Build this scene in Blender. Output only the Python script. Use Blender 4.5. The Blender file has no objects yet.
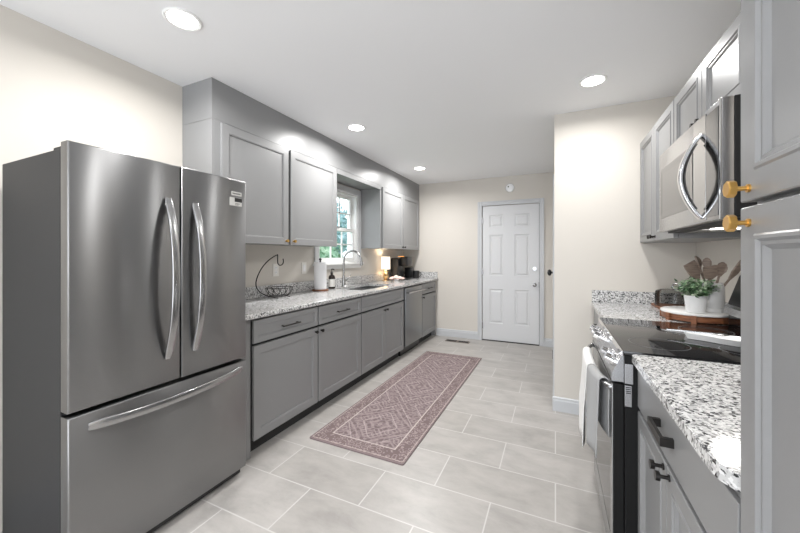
import bpy, bmesh, math, random
from mathutils import Vector, Matrix
random.seed(7)
S = bpy.context.scene
COL = S.collection
PI = math.pi

# ------------------------------------------------------------------ camera, world, lights, exposure
cam_d = bpy.data.cameras.new('camera')
cam_d.sensor_width = 36.0
cam_d.lens = 336.17 * 36.0 / 800.0
cam_d.shift_y = -11.2 / 800.0
cam_d.clip_start = 0.02
cam = bpy.data.objects.new('camera', cam_d)
cam.location = (0, 0, 1.28)
cam.rotation_euler = (PI / 2, 0, 0.433)
COL.objects.link(cam)
S.camera = cam

w = bpy.data.worlds.new('world')
S.world = w
w.use_nodes = True
wn = w.node_tree
bg = wn.nodes['Background']
bg.inputs[0].default_value = (0.86, 0.92, 1.0, 1)
bg.inputs[1].default_value = 2.5

def area(name, loc, rot, sx, sy, power, col=(1, 1, 1), shape='RECTANGLE', spread=PI):
    d = bpy.data.lights.new(name, 'AREA')
    d.shape = shape
    d.size = sx
    if shape in ('RECTANGLE', 'ELLIPSE'):
        d.size_y = sy
    d.energy = power
    d.color = col
    d.spread = spread
    o = bpy.data.objects.new(name, d)
    o.location = loc
    o.rotation_euler = rot
    COL.objects.link(o)
    return o

# soft fill lamp added behind the camera to brighten the near room and ceiling
area('added_fill_behind_camera', (-0.7, -2.3, 1.2), (PI / 2 + 0.35, 0, 0), 3.2, 2.0, 26, (0.97, 0.985, 1.0))
DOWNLIGHT_POWER = 15   # near fixtures; the others pass their own
S.view_settings.view_transform = 'Standard'
S.view_settings.look = 'None'
S.view_settings.gamma = 1
S.view_settings.use_curve_mapping = False
S.view_settings.exposure = 0.6

# ------------------------------------------------------------------ material helpers
def mat(name, col=(0.5, 0.5, 0.5), rough=0.5, metal=0.0, **kw):
    m = bpy.data.materials.new(name)
    m.use_nodes = True
    b = m.node_tree.nodes['Principled BSDF']
    b.inputs['Base Color'].default_value = (*col, 1)
    b.inputs['Roughness'].default_value = rough
    b.inputs['Metallic'].default_value = metal
    for k, v in kw.items():
        b.inputs[k.replace('_', ' ')].default_value = v
    return m

class N:
    """small node-expression helper"""
    def __init__(s, m):
        s.t = m.node_tree
        s.b = s.t.nodes['Principled BSDF']
    def new(s, ty, **kw):
        n = s.t.nodes.new(ty)
        for k, v in kw.items():
            setattr(n, k, v)
        return n
    def link(s, a, b):
        s.t.links.new(a, b)
    def put(s, sock, v):
        if isinstance(v, (int, float)):
            sock.default_value = v
        elif isinstance(v, tuple):
            sock.default_value = v if len(v) == len(sock.default_value) else (*v, 1)
        else:
            s.link(v, sock)
    def obj(s):
        return s.new('ShaderNodeTexCoord').outputs['Object']
    def math(s, op, a, b=0.0, c=0.0):
        n = s.new('ShaderNodeMath', operation=op)
        s.put(n.inputs[0], a); s.put(n.inputs[1], b); s.put(n.inputs[2], c)
        return n.outputs[0]
    def noise(s, vec, scale, detail=2.0, rough=0.5, dist=0.0):
        n = s.new('ShaderNodeTexNoise')
        s.link(vec, n.inputs['Vector'])
        n.inputs['Scale'].default_value = scale
        n.inputs['Detail'].default_value = detail
        n.inputs['Roughness'].default_value = rough
        n.inputs['Distortion'].default_value = dist
        return n.outputs['Fac']
    def vor(s, vec, scale, feature='F1', out='Distance'):
        n = s.new('ShaderNodeTexVoronoi', feature=feature)
        s.link(vec, n.inputs['Vector'])
        n.inputs['Scale'].default_value = scale
        return n.outputs[out]
    def scale(s, vec, sc, loc=(0, 0, 0)):
        n = s.new('ShaderNodeMapping')
        s.link(vec, n.inputs['Vector'])
        n.inputs['Scale'].default_value = sc
        n.inputs['Location'].default_value = loc
        return n.outputs[0]
    def ramp(s, fac, stops, interp='LINEAR'):
        n = s.new('ShaderNodeValToRGB')
        n.color_ramp.interpolation = interp
        while len(n.color_ramp.elements) < len(stops):
            n.color_ramp.elements.new(0.5)
        for e, (p, c) in zip(n.color_ramp.elements, stops):
            e.position = p
            e.color = (*c, 1) if len(c) == 3 else c
        s.link(fac, n.inputs[0])
        return n.outputs[0]
    def mix(s, fac, a, b, mode='MIX'):
        n = s.new('ShaderNodeMix', data_type='RGBA', blend_type=mode)
        s.put(n.inputs[0], fac); s.put(n.inputs[6], a); s.put(n.inputs[7], b)
        return n.outputs[2]
    def bump(s, h, strength=0.2, dist=0.002):
        n = s.new('ShaderNodeBump')
        n.inputs['Strength'].default_value = strength
        n.inputs['Distance'].default_value = dist
        s.link(h, n.inputs['Height'])
        s.link(n.outputs[0], s.b.inputs['Normal'])
    def color(s, c):
        s.put(s.b.inputs['Base Color'], c)

def g(v):
    return (v, v, v)

def paint(name, col, rough=0.5, bump=0.04):
    m = mat(name, col, rough)
    n = N(m)
    o = n.obj()
    v = n.noise(o, 1.7, 3)
    n.color(n.mix(n.math('MULTIPLY', v, 0.10), col, tuple(c * 0.85 for c in col)))
    n.bump(n.noise(o, 220, 2), bump, 0.001)
    return m

M = {}
M['wall'] = paint('cream wall paint', (0.64, 0.603, 0.55), 0.7, 0.1)
M['ceiling'] = paint('ceiling paint', (0.90, 0.905, 0.915), 0.85, 0.12)
M['trim'] = paint('pale grey trim paint', (0.55, 0.56, 0.575), 0.4)
M['door'] = paint('pale grey door paint', (0.65, 0.652, 0.66), 0.4)
M['cab'] = paint('grey cabinet paint', (0.262, 0.263, 0.265), 0.36)
M['cab_r'] = paint('light grey cabinet paint', (0.245, 0.246, 0.249), 0.33)
M['void'] = paint('dark gap shade and print', (0.03, 0.03, 0.03), 0.8)  # near-black colour stands in for shade in cabinet gaps; also used for print
M['white'] = paint('white vinyl', (0.85, 0.85, 0.84), 0.4)
M['black'] = mat('black plastic', (0.012, 0.012, 0.013), 0.28)
M['black_glass'] = mat('black ceramic glass', (0.008, 0.008, 0.009), 0.06)
M['bronze'] = mat('dark bronze metal', (0.045, 0.042, 0.04), 0.35, 1.0)
M['brass'] = mat('brushed brass', (0.72, 0.43, 0.13), 0.28, 1.0)
M['chrome'] = mat('polished chrome', (0.8, 0.8, 0.81), 0.08, 1.0)
M['nickel'] = mat('brushed nickel', (0.42, 0.42, 0.42), 0.25, 1.0)
M['wire'] = mat('dark wire', (0.03, 0.028, 0.027), 0.4, 0.8)
M['paper'] = paint('white paper towel', (0.86, 0.86, 0.87), 0.9, 0.4)
M['ceramic'] = mat('white ceramic', (0.9, 0.9, 0.9), 0.2)
M['crock'] = paint('grey stoneware', (0.6, 0.6, 0.6), 0.35)
M['label'] = paint('pale label', (0.72, 0.71, 0.68), 0.6)
M['amber'] = mat('dark amber plastic', (0.02, 0.013, 0.01), 0.15)
M['pink'] = paint('pale pink petals', (0.85, 0.62, 0.56), 0.7)
M['cream'] = paint('cream petals', (0.86, 0.8, 0.7), 0.7)
M['gold'] = mat('gold lamp metal', (0.85, 0.6, 0.32), 0.25, 1.0)
M['towel_white'] = paint('white towel cotton', (0.78, 0.77, 0.75), 0.95, 0.6)
M['towel_grey'] = paint('grey towel cotton', (0.36, 0.36, 0.36), 0.95, 0.6)
M['marble'] = paint('white marble', (0.78, 0.77, 0.76), 0.2)
M['plastic_white'] = mat('white plastic', (0.8, 0.78, 0.74), 0.4)

def wood(name, a, b, rough=0.45, sc=(6, 6, 60)):
    m = mat(name, a, rough)
    n = N(m)
    v = n.noise(n.scale(n.obj(), sc), 2.0, 5, 0.6, 0.6)
    n.color(n.ramp(v, [(0.35, a), (0.65, b)]))
    return m
M['wood'] = wood('acacia wood', (0.30, 0.12, 0.055), (0.13, 0.045, 0.02))
M['utensil'] = wood('walnut utensil wood', (0.30, 0.235, 0.195), (0.17, 0.125, 0.10), 0.5)
M['leaf'] = None
m = mat('plant leaves', (0.07, 0.14, 0.06), 0.5); n = N(m)
n.color(n.ramp(n.noise(n.obj(), 38, 1), [(0.32, (0.035, 0.09, 0.04)), (0.5, (0.12, 0.22, 0.10)), (0.66, (0.48, 0.55, 0.42))]))
M['leaf'] = m
m = mat('hedge leaves', (0.07, 0.14, 0.06), 0.6); n = N(m)
n.color(n.ramp(n.noise(n.obj(), 5, 3), [(0.35, (0.06, 0.14, 0.075)), (0.55, (0.14, 0.26, 0.15)), (0.75, (0.36, 0.46, 0.33))]))
M['hedge'] = m
m = mat('tree leaves', (0.07, 0.14, 0.06), 0.6); n = N(m)
n.color(n.ramp(n.noise(n.obj(), 5, 3), [(0.35, (0.09, 0.18, 0.18)), (0.55, (0.19, 0.31, 0.32)), (0.75, (0.42, 0.54, 0.58))]))
M['tree'] = m
M['bark'] = wood('tree bark', (0.16, 0.12, 0.09), (0.08, 0.06, 0.05), 0.9)
M['lawn'] = paint('lawn grass', (0.09, 0.2, 0.07), 0.95, 0.5)

# brushed stainless steels
def steel(name, col, rough, axis, aniso=0.0):
    m = mat(name, col, rough, 1.0)
    n = N(m)
    sc = [3.0, 3.0, 3.0]
    sc[axis] = 3.0
    for i in range(3):
        if i != axis:
            sc[i] = 420.0
    v = n.noise(n.scale(n.obj(), tuple(sc)), 1.0, 2)
    n.put(n.b.inputs['Roughness'], n.math('MULTIPLY_ADD', v, 0.012, rough - 0.006))
    tg = n.new('ShaderNodeTangent', direction_type='RADIAL', axis='Z')
    if aniso:
        n.b.inputs['Anisotropic'].default_value = aniso
        n.b.inputs['Anisotropic Rotation'].default_value = 0.25
        n.link(tg.outputs[0], n.b.inputs['Tangent'])
    return m
M['steel'] = steel('brushed stainless steel', (0.47, 0.475, 0.48), 0.26, 1)
M['fridge_front'] = steel('dark brushed stainless steel', (0.30, 0.30, 0.302), 0.33, 1, 0.9)
M['fridge_side'] = mat('charcoal appliance paint', (0.026, 0.026, 0.027), 0.5, Specular_IOR_Level=0.3)
M['handle'] = steel('satin steel handle', (0.44, 0.44, 0.445), 0.22, 2)
M['steel_light'] = steel('pale stainless steel', (0.52, 0.52, 0.53), 0.24, 1)
M['mirror_steel'] = mat('dark reflective oven window', (0.22, 0.22, 0.225), 0.08, 1.0)
M['dish_steel'] = steel('dishwasher stainless steel', (0.27, 0.272, 0.275), 0.3, 1, 0.6)

# granite
m = mat('speckled granite', (0.6, 0.6, 0.6), 0.13); n = N(m); o = n.obj()
warp = n.new('ShaderNodeTexNoise'); n.link(o, warp.inputs['Vector']); warp.inputs['Scale'].default_value = 60
wv = n.new('ShaderNodeVectorMath', operation='MULTIPLY_ADD')
n.link(warp.outputs['Color'], wv.inputs[0]); wv.inputs[1].default_value = (0.012, 0.012, 0.012); n.link(o, wv.inputs[2])
wo = wv.outputs[0]
cell = n.new('ShaderNodeTexVoronoi'); n.link(wo, cell.inputs['Vector']); cell.inputs['Scale'].default_value = 150
sep = n.new('ShaderNodeSeparateColor'); n.link(cell.outputs['Color'], sep.inputs[0])
base = n.ramp(sep.outputs[0], [(0.0, g(0.03)), (0.08, g(0.17)), (0.16, g(0.36)), (0.28, (0.55, 0.547, 0.543)), (0.6, (0.73, 0.726, 0.72))], 'CONSTANT')
big = n.noise(wo, 80, 2, 0.6)
mask = n.ramp(big, [(0.36, g(1)), (0.41, g(0))])
col = n.mix(mask, base, (0.06, 0.06, 0.065))
mask2 = n.ramp(n.noise(n.scale(wo, (1, 1, 1), (3, 1, 2)), 80, 2), [(0.64, g(0)), (0.70, g(1))])
col = n.mix(mask2, col, (0.36, 0.355, 0.35))
n.color(col)
M['granite'] = m

# floor tile
m = mat('stone look floor tile', (0.6, 0.58, 0.56), 0.33); n = N(m); o = n.obj()
br = n.new('ShaderNodeTexBrick', offset=0.5, offset_frequency=2)
n.link(n.scale(o, (1, 1, 1), (0, -1.47, 0)), br.inputs['Vector'])
br.inputs['Scale'].default_value = 1
br.inputs['Brick Width'].default_value = 0.61
br.inputs['Row Height'].default_value = 0.306
br.inputs['Mortar Size'].default_value = 0.0035
br.inputs['Mortar Smooth'].default_value = 0.1
br.inputs['Bias'].default_value = 0
br.inputs['Color1'].default_value = (0.40, 0.378, 0.356, 1)
br.inputs['Color2'].default_value = (0.455, 0.432, 0.41, 1)
br.inputs['Mortar'].default_value = (0.56, 0.545, 0.525, 1)
vein = n.noise(n.scale(o, (1.0, 1.9, 1)), 3.6, 7, 0.68, 0.3)
vc = n.ramp(vein, [(0.3, g(0.78)), (0.5, g(0.95)), (0.7, g(1.08))])
inv = n.math('SUBTRACT', 1.0, br.outputs['Fac'])
n.color(n.mix(inv, br.outputs['Color'], n.mix(1.0, br.outputs['Color'], vc, 'MULTIPLY')))
n.bump(inv, 0.4, 0.001)
M['tile'] = m

# rug: mirrored vine field, borders
m = mat('woven mauve rug', (0.4, 0.3, 0.3), 0.95); n = N(m); o = n.obj()
sx = n.new('ShaderNodeSeparateXYZ'); n.link(o, sx.inputs[0])
ax = n.math('ABSOLUTE', sx.outputs[0]); ay0 = sx.outputs[1]
ay = n.math('PINGPONG', n.math('ADD', ay0, 9.6), 0.40)
cb = n.new('ShaderNodeCombineXYZ'); n.link(ax, cb.inputs[0]); n.link(ay, cb.inputs[1])
mv = cb.outputs[0]
d1 = n.noise(mv, 9, 2)
ph = n.math('MULTIPLY_ADD', d1, 16.0, n.math('MULTIPLY', n.math('SUBTRACT', ax, ay), 150.0))
ph2 = n.math('MULTIPLY_ADD', d1, -14.0, n.math('MULTIPLY', n.math('ADD', ax, ay), 95.0))
st = n.math('SINE', ph); st2 = n.math('SINE', ph2)
leafy = n.math('MAXIMUM', n.math('MULTIPLY', st, n.math('GREATER_THAN', d1, 0.5)), n.math('MULTIPLY', st2, n.math('LESS_THAN', d1, 0.5)))
leafm = n.ramp(leafy, [(0.2, g(0)), (0.55, g(1))])
vo = n.vor(mv, 26, 'DISTANCE_TO_EDGE')
vom = n.ramp(vo, [(0.05, g(1)), (0.16, g(0))])
field = n.mix(n.math('MULTIPLY', leafm, 0.8), (0.135, 0.095, 0.10), (0.33, 0.26, 0.26))
field = n.mix(n.math('MULTIPLY', vom, 0.4), field, (0.40, 0.33, 0.32))
rr = n.math('ABSOLUTE', n.math('SINE', n.math('ADD', n.math('MULTIPLY', ax, 22), n.math('MULTIPLY', ay, 17))))
field = n.mix(n.math('MULTIPLY', n.math('LESS_THAN', rr, 0.10), 0.5), field, (0.56, 0.48, 0.46))
vb = n.vor(mv, 30, 'F1')
vb2 = n.noise(mv, 30, 2)
bm1 = n.ramp(n.math('SINE', n.math('MULTIPLY_ADD', vb, 13, n.math('MULTIPLY', vb2, 5))), [(0.4, g(0)), (0.6, g(1))])
border = n.mix(n.math('MULTIPLY', bm1, 0.8), (0.15, 0.105, 0.105), (0.38, 0.305, 0.295))
ayy = n.math('ABSOLUTE', ay0)
dx = n.math('SUBTRACT', 0.362, ax); dy = n.math('SUBTRACT', 1.165, ayy)
de = n.math('MINIMUM', dx, dy)
inb = n.math('LESS_THAN', de, 0.115)
c = n.mix(inb, field, border)
def band(a, b):
    return n.math('MULTIPLY', n.math('GREATER_THAN', de, a), n.math('LESS_THAN', de, b))
c = n.mix(n.math('MULTIPLY', band(0.112, 0.121), 0.85), c, (0.62, 0.54, 0.5))
c = n.mix(n.math('MULTIPLY', band(0.012, 0.019), 0.6), c, (0.6, 0.52, 0.48))
c = n.mix(band(-1, 0.007), c, (0.2, 0.15, 0.15))
wear = n.noise(o, 3.0, 4)
c = n.mix(n.math('MULTIPLY', wear, 0.3), c, (0.28, 0.225, 0.23))
c = n.mix(n.math('MULTIPLY', n.noise(o, 300, 1), 0.12), c, (0.2, 0.15, 0.15))
n.color(c)
n.bump(n.noise(o, 500, 1), 0.5, 0.002)
M['rug'] = m

def emission(name, col, strength):
    m = bpy.data.materials.new(name); m.use_nodes = True
    t = m.node_tree; t.nodes.clear()
    e = t.nodes.new('ShaderNodeEmission'); o = t.nodes.new('ShaderNodeOutputMaterial')
    e.inputs[0].default_value = (*col, 1); e.inputs[1].default_value = strength
    t.links.new(e.outputs[0], o.inputs[0])
    return m
M['lens'] = emission('lit downlight lens', (1, 0.985, 0.96), 14)
M['amber_light'] = emission('amber indicator glow', (1.0, 0.42, 0.1), 1.6)

def glass(name, tint=(1, 1, 1), rough=0.0, refl=0.12):
    m = bpy.data.materials.new(name); m.use_nodes = True
    t = m.node_tree; t.nodes.clear()
    tr = t.nodes.new('ShaderNodeBsdfTransparent'); tr.inputs[0].default_value = (*tint, 1)
    gl = t.nodes.new('ShaderNodeBsdfGlossy'); gl.inputs['Roughness'].default_value = rough
    lw = t.nodes.new('ShaderNodeLayerWeight'); lw.inputs[0].default_value = refl
    mx = t.nodes.new('ShaderNodeMixShader'); o = t.nodes.new('ShaderNodeOutputMaterial')
    t.links.new(lw.outputs['Fresnel'], mx.inputs[0])
    t.links.new(tr.outputs[0], mx.inputs[1]); t.links.new(gl.outputs[0], mx.inputs[2])
    t.links.new(mx.outputs[0], o.inputs[0])
    return m
M['pane'] = glass('window glass', (0.96, 0.98, 0.97))
M['dome'] = glass('clear dome glass', (0.93, 0.94, 0.94), 0.02, 0.2)
m = mat('lamp shade fabric', (0.9, 0.84, 0.74), 0.9); N(m).b.inputs['Emission Color'].default_value = (1, 0.86, 0.68, 1)
N(m).b.inputs['Emission Strength'].default_value = 0.8
M['shade'] = m

# ------------------------------------------------------------------ geometry helpers
ORG = {}
class MB:
    def __init__(s):
        s.bm = bmesh.new()
    def _xf(s, vs, mtx):
        if mtx is not None:
            for v in vs:
                v.co = mtx @ v.co
    def box(s, x0, x1, y0, y1, z0, z1, bev=0.0, mtx=None, seg=2):
        b = bmesh.new()
        bmesh.ops.create_cube(b, size=1)
        for v in b.verts:
            v.co = Vector(((x0 + x1) / 2 + v.co.x * (x1 - x0), (y0 + y1) / 2 + v.co.y * (y1 - y0), (z0 + z1) / 2 + v.co.z * (z1 - z0)))
        if bev > 0:
            bmesh.ops.bevel(b, geom=b.edges[:], offset=bev, segments=seg, profile=0.6, affect='EDGES')
        s.merge(b, mtx)
        return s
    def merge(s, b, mtx=None):
        if mtx is not None:
            b.transform(mtx)
        me = bpy.data.meshes.new('tmp'); b.to_mesh(me); b.free()
        s.bm.from_mesh(me); bpy.data.meshes.remove(me)
    def cyl(s, p0, p1, r0, r1=None, n=24, caps=True):
        r1 = r0 if r1 is None else r1
        p0 = Vector(p0); p1 = Vector(p1); d = p1 - p0
        q = d.to_track_quat('Z', 'Y').to_matrix()
        A = []; Bv = []
        for i in range(n):
            a = 2 * PI * i / n
            u = q @ Vector((math.cos(a), math.sin(a), 0))
            A.append(s.bm.verts.new(p0 + u * r0)); Bv.append(s.bm.verts.new(p1 + u * r1))
        for i in range(n):
            s.bm.faces.new((A[i], A[(i + 1) % n], Bv[(i + 1) % n], Bv[i]))
        if caps:
            s.bm.faces.new(A[::-1]); s.bm.faces.new(Bv)
        return s
    def lathe(s, prof, c=(0, 0, 0), n=40, mtx=None):
        """profile [(r, z)...]; closed at ends where r is 0"""
        rings = []
        new = []
        for r, z in prof:
            if r < 1e-6:
                v = s.bm.verts.new((0, 0, z)); rings.append([v]); new.append(v)
            else:
                ring = [s.bm.verts.new((r * math.cos(2 * PI * i / n), r * math.sin(2 * PI * i / n), z)) for i in range(n)]
                rings.append(ring); new += ring
        for a, b in zip(rings, rings[1:]):
            for i in range(n):
                j = (i + 1) % n
                if len(a) == 1 and len(b) == 1: continue
                if len(a) == 1: s.bm.faces.new((a[0], b[i], b[j]))
                elif len(b) == 1: s.bm.faces.new((a[i], a[j], b[0]))
                else: s.bm.faces.new((a[i], a[j], b[j], b[i]))
        T = Matrix.Translation(Vector(c)) @ (mtx or Matrix.Identity(4))
        s._xf(new, T)
        return s
    def tube(s, pts, r, n=10, closed=False, flat=None):
        """tube along points; r number or list; flat=(w, h, up) gives an oval/flat section"""
        P = [Vector(p) for p in pts]; m = len(P)
        rings = []
        up = Vector((0, 0, 1))
        prev = None
        for i in range(m):
            if closed: t = (P[(i + 1) % m] - P[i - 1]).normalized()
            else: t = (P[min(i + 1, m - 1)] - P[max(i - 1, 0)]).normalized()
            if flat: ref = Vector(flat[2])
            elif prev is None: ref = up if abs(t.z) < 0.9 else Vector((1, 0, 0))
            else: ref = prev
            a = (ref - t * ref.dot(t)).normalized(); b = t.cross(a); prev = a
            ri = r[i] if isinstance(r, (list, tuple)) else r
            ra, rb = (flat[0], flat[1]) if flat else (1, 1)
            ring = []
            for k in range(n):
                an = 2 * PI * k / n
                ca, sa = math.cos(an), math.sin(an)
                if flat:
                    ca = math.copysign(abs(ca) ** 0.5, ca); sa = math.copysign(abs(sa) ** 0.5, sa)
                ring.append(s.bm.verts.new(P[i] + a * (ca * ri * ra) + b * (sa * ri * rb)))
            rings.append(ring)
        R = rings + [rings[0]] if closed else rings
        for A, Bq in zip(R, R[1:]):
            for k in range(n):
                s.bm.faces.new((A[k], A[(k + 1) % n], Bq[(k + 1) % n], Bq[k]))
        if not closed:
            s.bm.faces.new(rings[0][::-1]); s.bm.faces.new(rings[-1])
        return s
    def prism(s, poly, a0, a1, fn):
        """polygon of (p,q) swept from a0 to a1; fn(p,q,a)->xyz"""
        A = [s.bm.verts.new(fn(p, q, a0)) for p, q in poly]
        Bq = [s.bm.verts.new(fn(p, q, a1)) for p, q in poly]
        k = len(poly)
        for i in range(k):
            s.bm.faces.new((A[i], A[(i + 1) % k], Bq[(i + 1) % k], Bq[i]))
        s.bm.faces.new(A[::-1]); s.bm.faces.new(Bq)
        return s
    def panel(s, a0, a1, b0, b1, prof, fn):
        """rect loops inset by prof [(inset, depth)...]; first loop gets a cap (the back)"""
        loops = []
        for ins, d in prof:
            loops.append([s.bm.verts.new(fn(a, b, d)) for a, b in ((a0 + ins, b0 + ins), (a1 - ins, b0 + ins), (a1 - ins, b1 - ins), (a0 + ins, b1 - ins))])
        for A, Bq in zip(loops, loops[1:]):
            for i in range(4):
                s.bm.faces.new((A[i], A[(i + 1) % 4], Bq[(i + 1) % 4], Bq[i]))
        s.bm.faces.new(loops[0][::-1]); s.bm.faces.new(loops[-1])
        return s
    def sphere(s, c, r, sc=(1, 1, 1), sub=3):
        b = bmesh.new(); bmesh.ops.create_icosphere(b, subdivisions=sub, radius=r)
        s.merge(b, Matrix.Translation(Vector(c)) @ Matrix.Diagonal((*sc, 1)))
        return s
    def build(s, name, material, parent=None, smooth=False, origin=None):
        bmesh.ops.recalc_face_normals(s.bm, faces=s.bm.faces[:])
        if parent is not None: org = ORG[parent.name]
        else: org = Vector(origin) if origin is not None else Vector((0, 0, 0))
        for v in s.bm.verts: v.co -= org
        me = bpy.data.meshes.new(name); s.bm.to_mesh(me); s.bm.free()
        o = bpy.data.objects.new(name, me); COL.objects.link(o)
        me.materials.append(material)
        if parent is not None: o.parent = parent
        else: o.location = org
        ORG[o.name] = org
        if smooth:
            for p in me.polygons: p.use_smooth = True
            try: me.set_sharp_from_angle(angle=math.radians(38))
            except Exception: pass
        return o

def tag(o, label, cat, group=None, kind=None):
    if label: o['label'] = label
    if cat: o['category'] = cat
    if group: o['group'] = group
    if kind: o['kind'] = kind
    return o
def thing(name, label, cat, loc, group=None):
    o = bpy.data.objects.new(name, None); COL.objects.link(o)
    o.location = loc; o.empty_display_size = 0.05
    ORG[o.name] = Vector(loc)
    return tag(o, label, cat, group)
def struct(name, mb, material, parent=None, smooth=False, origin=None):
    o = mb.build(name, material, parent, smooth, origin)
    if parent is None: o['kind'] = 'structure'
    return o
def dup(root, loc, label=None):
    r = root.copy(); COL.objects.link(r); r.location = loc
    if label: r['label'] = label
    for ch in list(root.children):
        c = ch.copy(); COL.objects.link(c); c.parent = r
        for gch in list(ch.children):
            d = gch.copy(); COL.objects.link(d); d.parent = c
    return r
def bez(p0, p1, p2, p3, n=16):
    p0, p1, p2, p3 = map(Vector, (p0, p1, p2, p3))
    return [((1 - t) ** 3) * p0 + 3 * (1 - t) ** 2 * t * p1 + 3 * (1 - t) * t * t * p2 + t ** 3 * p3 for t in [i / n for i in range(n + 1)]]

# ------------------------------------------------------------------ room
XL, XR, YB, YN, XN, H = -2.33, 0.91, 5.144, 3.058, -0.008, 2.44
Y0 = -2.6
struct('floor', MB().box(XL - 0.15, XR + 0.15, Y0, YB + 0.15, -0.1, 0), M['tile'])
struct('ceiling', MB().box(XL - 0.15, XR + 0.15, Y0, YB + 0.15, H, H + 0.1), M['ceiling'])
# left wall with the window opening
WY0, WY1, WZ0, WZ1 = 2.93, 3.72, 1.19, 2.05
b = MB()
b.box(XL - 0.15, XL, Y0, WY0, 0, H).box(XL - 0.15, XL, WY1, YB + 0.15, 0, H)
b.box(XL - 0.15, XL, WY0, WY1, 0, WZ0).box(XL - 0.15, XL, WY0, WY1, WZ1, H)
struct('wall_left', b, M['wall'])
struct('wall_right', MB().box(XR, XR + 0.15, Y0, YN, 0, H), M['wall'])
DX0, DX1, DZ = -1.01, -0.205, 2.025
b = MB()
b.box(XL, DX0, YB, YB + 0.15, 0, H).box(DX1, XN + 0.05, YB, YB + 0.15, 0, H).box(DX0, DX1, YB, YB + 0.15, DZ, H)
struct('wall_back', b, M['wall'])
struct('wall_partition', MB().box(XN, XR + 0.15, YN, YB + 0.15, 0, H), M['wall'])

def baseboard(name, mb): struct(name, mb, M['trim'])
BP = [(0, 0), (0.013, 0), (0.013, 0.085), (0.009, 0.095), (0.009, 0.108), (0, 0.116)]
baseboard('baseboard_back', MB().prism(BP, XL + 0.6, DX0 - 0.062, lambda p, q, a: (a, YB - p, q)))
baseboard('baseboard_right_of_door', MB().prism(BP, DX1 + 0.062, XN, lambda p, q, a: (a, YB - p, q)))
b = MB().prism(BP, XN - 0.013, 0.45, lambda p, q, a: (a, YN - p, q))
baseboard('baseboard_partition', b)
baseboard('baseboard_partition_side', MB().prism(BP, YN, 3.70, lambda p, q, a: (XN - p, a, q)))
baseboard('baseboard_left', MB().prism(BP, Y0, 0.55, lambda p, q, a: (XL + p, a, q)))

# back door: casing, slab with six raised panels, hardware
cw = 0.062
b = MB()
CP = [(0, 0), (cw, 0), (cw, 0.018), (cw * 0.7, 0.018), (cw * 0.55, 0.013), (0.008, 0.011), (0, 0.008)]
b.prism(CP, 0, DZ + cw, lambda p, q, a: (DX0 - p, YB - q, a))
b.prism(CP, 0, DZ + cw, lambda p, q, a: (DX1 + p, YB - q, a))
b.prism(CP, DX0, DX1, lambda p, q, a: (a, YB - q, DZ + p))
struct('trim_1', b, M['trim'])
FY = YB + 0.012
b = MB()
fb = lambda a, z, d: (a, FY - d, z)
x0, x1 = DX0 + 0.006, DX1 - 0.006
cols = [(-0.897, -0.703), (-0.540, -0.338)]
rows = [(1.70, 1.885), (0.975, 1.585), (0.262, 0.775)]
def slab(x0_, x1_, z0_, z1_): b.box(x0_, x1_, FY, FY + 0.04, z0_, z1_)
slab(x0, cols[0][0], 0.012, DZ - 0.005); slab(cols[0][1], cols[1][0], 0.012, DZ - 0.005); slab(cols[1][1], x1, 0.012, DZ - 0.005)
for cx0, cx1 in cols:
    zz = [0.012] + [v for r in rows[::-1] for v in r] + [DZ - 0.005]
    for k in range(0, len(zz), 2): slab(cx0, cx1, zz[k], zz[k + 1])
    for r0, r1 in rows:
        b.panel(cx0, cx1, r0, r1, [(0, -0.036), (0, 0), (0.008, -0.009), (0.022, -0.009), (0.04, -0.001)], fb)
door = struct('door_1', b, M['door'])
for z, r, nm in ((1.09, 0.027, 'deadbolt'), (0.86, 0.03, 'door_knob')):
    k = MB().cyl((-0.268, FY, z), (-0.268, FY - 0.008, z), r, n=24)
    if nm == 'door_knob':
        k.cyl((-0.268, FY - 0.008, z), (-0.268, FY - 0.035, z), 0.012)
        k.sphere((-0.268, FY - 0.05, z), 0.027, (1, 0.75, 1))
    else:
        k.cyl((-0.268, FY - 0.008, z), (-0.268, FY - 0.022, z), 0.021, 0.018)
    k.build(nm, M['nickel'], door, True)
for z in (1.80, 1.02, 0.22):
    MB().box(DX0 - 0.004, DX0 + 0.014, FY - 0.012, FY + 0.004, z - 0.045, z + 0.045, 0.002).build('hinge', M['nickel'], door)
MB().box(DX1 - 0.009, DX1 - 0.001, FY - 0.002, FY + 0.02, 0.82, 0.9).build('strike_plate', M['bronze'], door)
MB().box(DX0, DX1, YB - 0.005, YB + 0.10, 0, 0.011).build('threshold', M['bronze'], door)
struct('door_backing', MB().box(DX0 - 0.0, DX1 + 0.0, FY + 0.045, YB + 0.149, 0.0, DZ), M['void'])
bpy.data.objects['door_backing'].name = 'wall_behind_door'
# interior door on the partition side (seen edge on)
b = MB()
for a0, a1, z0, z1 in ((3.70, 3.762, 0, 2.09), (4.52, 4.582, 0, 2.09), (3.762, 4.52, 2.03, 2.09)):
    b.box(XN - 0.016, XN, a0, a1, z0, z1, 0.002)
struct('trim_2', b, M['trim'])
d2 = struct('door_2', MB().box(XN - 0.006, XN + 0.03, 3.765, 4.517, 0.01, 2.028, 0.001), M['door'])
k = MB().cyl((XN - 0.006, 3.83, 1.10), (XN - 0.012, 3.83, 1.10), 0.033)
k.cyl((XN - 0.012, 3.83, 1.10), (XN - 0.035, 3.83, 1.10), 0.011).sphere((XN - 0.048, 3.83, 1.10), 0.03, (0.7, 1, 1.1))
k.build('door_knob', M['black'], d2, True)
MB().box(XN - 0.02, XN - 0.006, 3.768, 3.785, 0.22, 0.31, 0.002).build('hinge', M['bronze'], d2)

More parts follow.
